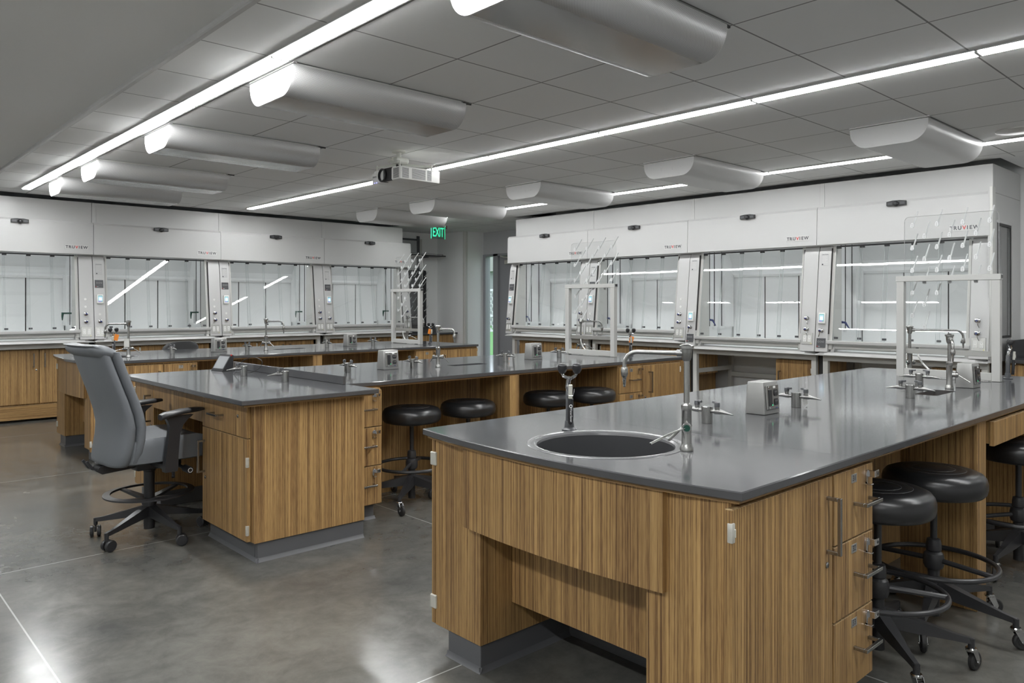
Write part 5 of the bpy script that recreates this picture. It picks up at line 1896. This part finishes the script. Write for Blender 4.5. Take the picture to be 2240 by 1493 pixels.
# office chair, local +y is forward
t = thing('office_chair', 'grey upholstered drafting chair with armrests pulled up to the desk', 'chair', (1.475, 4.69, 0), R90 + radians(4))
prof = [(0.452, -0.205, 0.175), (0.458, -0.215, 0.215), (0.475, -0.217, 0.235), (0.53, -0.208, 0.247), (0.60, -0.196, 0.252), (0.67, -0.192, 0.252), (0.74, -0.204, 0.250), (0.82, -0.228, 0.247),
        (0.90, -0.256, 0.243), (0.98, -0.284, 0.240), (1.04, -0.304, 0.238), (1.085, -0.322, 0.236), (1.112, -0.345, 0.232), (1.124, -0.368, 0.222)]
b = MB()
rs = []
for z, y, w in prof:
    g = 1.0 if z < 1.05 else 0.9
    rs.append(cushion_ring(w - 0.004, y - 0.058 * g, y + 0.012, z, 0.032, e=0.42))
b.rings(rs, 'grey_vinyl'); back = b.build('backrest', t, angle=60)
b = MB()
rs = []
for z, y, w in prof[:-2]:
    rs.append(cushion_ring(w, y + 0.0, y + 0.064, z + 0.002, 0.032, e=0.42))
b.rings(rs, 'grey_vinyl')
b.build('back_cushion', back, angle=60)
# rolled top edge
b = MB()
rs = []
for i in range(21):
    x = -0.243 + 0.486 * i / 20
    e_ = max(0.0, (abs(x) - 0.19) / 0.053)
    q = sqrt(max(0.02, 1 - e_ ** 2.2))
    cyy = -0.336 + 0.032 * (x / 0.25) ** 2
    ring = []
    for j in range(22):
        a = 2 * pi * j / 22
        yy = 0.068 * q * cos(a)
        zz = 0.037 * q * sin(a)
        ring.append(Vector((x, cyy + yy, 1.088 + zz - yy * 0.22)))
    rs.append(ring)
b.rings(rs, 'grey_vinyl')
b.build('rolled_top', back, angle=60)
b = MB()
rs = []
for z, g, f0 in ((0.463, 0.93, 0), (0.470, 0.985, 0), (0.50, 1.0, 0), (0.555, 1.0, 0), (0.578, 0.985, 0), (0.590, 0.95, 0)):
    r = []
    for i in range(40):
        a = 2 * pi * i / 40
        c, s = cos(a), sin(a)
        x = 0.250 * g * (abs(c) ** 0.42) * (1 if c >= 0 else -1)
        y = 0.03 + 0.262 * g * (abs(s) ** 0.42) * (1 if s >= 0 else -1)
        dzz = (0.014 * (abs(x) / 0.25) ** 3 + 0.02 * max(0, -y - 0.05) ) if z > 0.57 else 0
        dzz -= 0.03 * max(0, (y - 0.18) / 0.11) if z > 0.56 else 0
        r.append(Vector((x, y, z + dzz)))
    rs.append(r)
cen = [Vector((p.x * 0.55, 0.03 + (p.y - 0.03) * 0.55, 0.592)) for p in rs[-1]]
b.rings(rs + [cen], 'grey_vinyl'); b.build('seat', t, angle=50)
for s in (-1, 1):
    xx = 0.285 * s
    b = MB()
    rs = []
    for y, w, z0_, z1_ in ((-0.055, 0.030, 0.705, 0.735), (-0.03, 0.038, 0.712, 0.745), (0.06, 0.040, 0.728, 0.757), (0.15, 0.036, 0.735, 0.760), (0.185, 0.024, 0.740, 0.756)):
        rs.append([Vector((xx + w * (abs(cos(a)) ** 0.6) * (1 if cos(a) >= 0 else -1), y, (z0_ + z1_) / 2 + (z1_ - z0_) / 2 * (abs(sin(a)) ** 0.6) * (1 if sin(a) >= 0 else -1))) for a in [2 * pi * j / 16 for j in range(16)]])
    b.rings(rs, 'black_plastic'); arm = b.build('armrest', t, angle=50)
    b = MB()
    rs = []
    for z, y0_, y1_ in ((0.722, -0.035, 0.125), (0.700, -0.020, 0.095), (0.67, -0.008, 0.068), (0.62, -0.012, 0.050), (0.50, -0.028, 0.040), (0.43, -0.036, 0.036), (0.415, -0.034, 0.030)):
        w = 0.017 + (0.006 if z < 0.5 else 0)
        rs.append([Vector((xx + dx * w, yy, z)) for dx, yy in ((-1, y0_), (1, y0_), (1, y1_), (-1, y1_))])
    b.rings(rs, 'black_plastic'); b.box(min(xx, 0.05 * s), max(xx, 0.05 * s), -0.03, 0.035, 0.425, 0.455, 'black_plastic', bev=0.004)
    b.build('arm_post', arm, angle=40)
b = MB()
b.box(-0.075, 0.075, -0.10, 0.16, 0.395, 0.462, 'black_plastic', bev=0.015, seg=2)
b.prism([(-0.30, 0.425), (-0.27, 0.405), (-0.10, 0.415), (-0.10, 0.455), (-0.28, 0.448)], 'x', -0.045, 0.045, 'black_plastic')
b.tube([(-0.03, -0.28, 0.43), (-0.03, -0.315, 0.44), (-0.03, -0.345, 0.485)], 0.008, 'black_metal', n=8); b.tube([(0.03, -0.28, 0.43), (0.03, -0.315, 0.44), (0.03, -0.345, 0.485)], 0.008, 'black_metal', n=8)
b.build('tilt_mechanism', t)
b = MB()
b.cyl((0.06, 0.10, 0.420), (0.235, 0.115, 0.405), 0.010, 'black_plastic'); b.cyl((0.215, 0.113, 0.407), (0.275, 0.118, 0.402), 0.020, 'black_plastic')
b.tube([Vector((0.2765, 0.118 + 0.012 * cos(a), 0.402 + 0.012 * sin(a))) for a in [2 * pi * j / 16 for j in range(16)]], 0.002, 'lettering_white', n=4, closed=True)
b.tube([(0.10, 0.06, 0.41), (0.20, 0.055, 0.39), (0.22, 0.045, 0.365)], 0.009, 'black_plastic', n=8)
b.build('tension_knob', t)
b = MB(); b.lathe([(0.036, 0.40), (0.034, 0.38), (0.030, 0.375), (0.030, 0.22), (0.040, 0.215), (0.042, 0.20), (0.032, 0.15), (0.030, 0.045), (0, 0.045)], 'black_plastic', 24); b.build('gas_lift', t)
b = MB()
rs = []
N = 60
b.rings([[Vector((r * cos(2 * pi * i / N), r * sin(2 * pi * i / N), z)) for r, z in ((0.205, 0.262), (0.243, 0.258), (0.243, 0.250), (0.205, 0.250))] for i in range(N)], 'black_plastic', closed=True)
for i in range(4):
    a = 0.4 + pi / 2 * i
    d = Vector((cos(a), sin(a), 0)); s = Vector((-sin(a), cos(a), 0))
    b.rings([[d * f * 0.22 - s * w + Vector((0, 0, z0_)), d * f * 0.22 + s * w + Vector((0, 0, z0_)), d * f * 0.22 + s * w + Vector((0, 0, z1_)), d * f * 0.22 - s * w + Vector((0, 0, z1_))]
             for f, w, z0_, z1_ in ((0.12, 0.022, 0.205, 0.225), (0.95, 0.012, 0.246, 0.258))], 'black_plastic')
b.build('foot_ring', t)
star_base(t, 0.125, 0.185, 0.090, 0.315, radians(152), 0, 'black_plastic')
twin_casters(t, 0.31, radians(152), 0.08)

# black task chair behind the farthest bench
bx = 3.02
t = thing('task_chair', 'black task chair whose oval back shows behind the farthest bench', 'chair', (3.04, 8.95, 0), radians(12))
b = MB()
b.rings([cushion_ring(w, -0.24 + o, -0.19 + o, z, 0.035) for z, w, o in ((0.60, 0.13, 0), (0.625, 0.185, 0.0), (0.67, 0.215, 0), (0.74, 0.232, 0), (0.82, 0.228, -0.01), (0.88, 0.205, -0.018), (0.915, 0.16, -0.025), (0.930, 0.10, -0.028))], 'charcoal_vinyl')
b.build('backrest', t, angle=60)
b = MB(); b.tube([(0, -0.23, 0.70), (0, -0.25, 0.55), (0, -0.20, 0.455), (0, -0.02, 0.44)], 0.016, 'black_metal', n=8); b.build('back_bar', t)
b = MB(); b.lathe([(0.03, 0.455), (0.20, 0.455), (0.225, 0.475), (0.225, 0.50), (0.20, 0.52), (0, 0.522)], 'charcoal_vinyl', 36); b.build('seat', t, angle=50)
b = MB(); b.lathe([(0.024, 0.455), (0.024, 0.18), (0.03, 0.12), (0, 0.12)], 'black_metal', 18); b.build('gas_lift', t)
star_base(t, 0.11, 0.165, 0.085, 0.29, 0.5, 0, 'black_plastic')
twin_casters(t, 0.285, 0.5, 0.075)

# ================================================================== FAR RIGHT CORNER AND RIGHT EDGE
t = thing('wall_counter', 'dark worktop on wood grain drawers in the far corner by the column', 'counter', (0, 0, 0), 0)
b = MB(); b.box(7.14, 8.31, 10.33, 10.96, BT - 0.028, BT, 'epoxy', bev=0.002); b.box(7.14, 8.31, 10.94, 10.965, BT, BT + 0.10, 'epoxy'); b.build('epoxy_top', t)
b = MB(); b.box(7.16, 8.27, 10.38, 10.96, 0.1, BT - 0.029, 'wood'); b.box(7.16, 8.25, 10.43, 10.9, 0, 0.1, 'vinyl_base'); b.build('carcass', t)
for i, (xa, xb) in enumerate(((7.17, 7.53), (7.54, 7.90), (7.91, 8.27))):
    b = MB(); b.box(xa, xb, 10.36, 10.379, 0.60, BT - 0.04, 'wood', bev=0.0015); o = b.build('drawer', t)
    b = MB(); b.box(xa, xb, 10.36, 10.379, 0.11, 0.59, 'wood', bev=0.0015); b.build('door', t)
t = thing('wall_pegboard', 'black pegboard with white drying pegs on the far wall', 'pegboard', (7.62, 10.95, 0.93))
b = MB(); b.prism(arc(0.43, 0.98, 0.03, 0, pi / 2, 4) + arc(0.03, 0.98, 0.03, pi / 2, pi, 4) + [(0.0, 0.0), (0.46, 0.0)], 'y', -0.02, 0.0, 'black_plastic')
b.box(0, 0.46, -0.10, 0.0, 0.0, 0.02, 'black_plastic', bev=0.003); b.build('board', t)
pg = None
for r in range(6):
    for k in range(4):
        x_, z_ = 0.06 + 0.11 * k + 0.03 * (r % 2), 0.15 + 0.15 * r
        if pg is None:
            b = MB(); b.tube([(0, -0.02, 0), (0, -0.05, 0.01), (0, -0.13, 0.09)], 0.006, 'clear_peg', n=6, rads=[0.011, 0.006, 0.005]); pg = b.build('peg', t, loc=(x_, 0, z_))
        else:
            p = pg.copy(); COL.objects.link(p); p.parent = t; p.location = (x_, 0, z_)
t = thing('wall_shelf', 'black wall shelf on steel upright above the black pegboard', 'shelf', (7.35, 10.97, 2.18))
b = MB(); b.box(0.0, 0.95, -0.32, -0.02, 0.0, 0.018, 'black_plastic', bev=0.002); b.build('board', t)
b = MB(); b.box(0.55, 0.60, -0.02, 0.0, -1.2, 0.36, 'dark_grey_coat'); b.box(0.56, 0.59, -0.30, -0.02, -0.03, 0.0, 'dark_grey_coat'); b.box(0.1, 0.90, -0.305, -0.295, 0.03, 0.04, 'steel'); b.box(0.1, 0.108, -0.305, -0.295, 0.015, 0.04, 'steel'); b.box(0.89, 0.90, -0.305, -0.295, 0.015, 0.04, 'steel'); b.build('upright', t)
t = thing('wall_frame', 'grey framed panel high on the far wall above the shelf', 'panel', (7.35, 10.975, 2.24))
b = MB(); b.box(0, 0.62, -0.012, 0, 0, 0.22, 'wall_paint_dark'); b.box(-0.02, 0.64, -0.022, 0, 0.22, 0.25, 'dark_grey_coat'); b.box(0.60, 0.65, -0.03, 0, -0.05, 0.25, 'frame_metal'); b.build('panel', t)

t = thing('side_counter', 'dark worktop with tall backsplash on wood cabinets at the right edge', 'counter', (0, 0, 0), 0)
b = MB(); b.box(7.70, 8.345, -1.2, 1.955, BT - 0.028, BT, 'epoxy', bev=0.002); b.build('epoxy_top', t)
b = MB(); b.box(8.325, 8.35, -1.2, 1.955, BT, BT + 0.165, 'epoxy', bev=0.002); b.box(7.74, 8.325, 1.935, 1.955, BT, BT + 0.165, 'epoxy', bev=0.002); b.build('backsplash', t)
b = MB(); b.box(7.76, 8.345, -1.2, 1.945, 0.10, BT - 0.029, 'wood'); b.box(7.82, 8.3, -1.2, 1.92, 0, 0.1, 'vinyl_base'); b.build('carcass', t)
for i in range(5):
    ya = 1.94 - 0.60 * (i + 1); yb_ = 1.935 - 0.60 * i
    b = MB(); b.box(7.74, 7.759, ya, yb_, 0.11, BT - 0.045, 'wood', bev=0.0015); b.build('door', t)
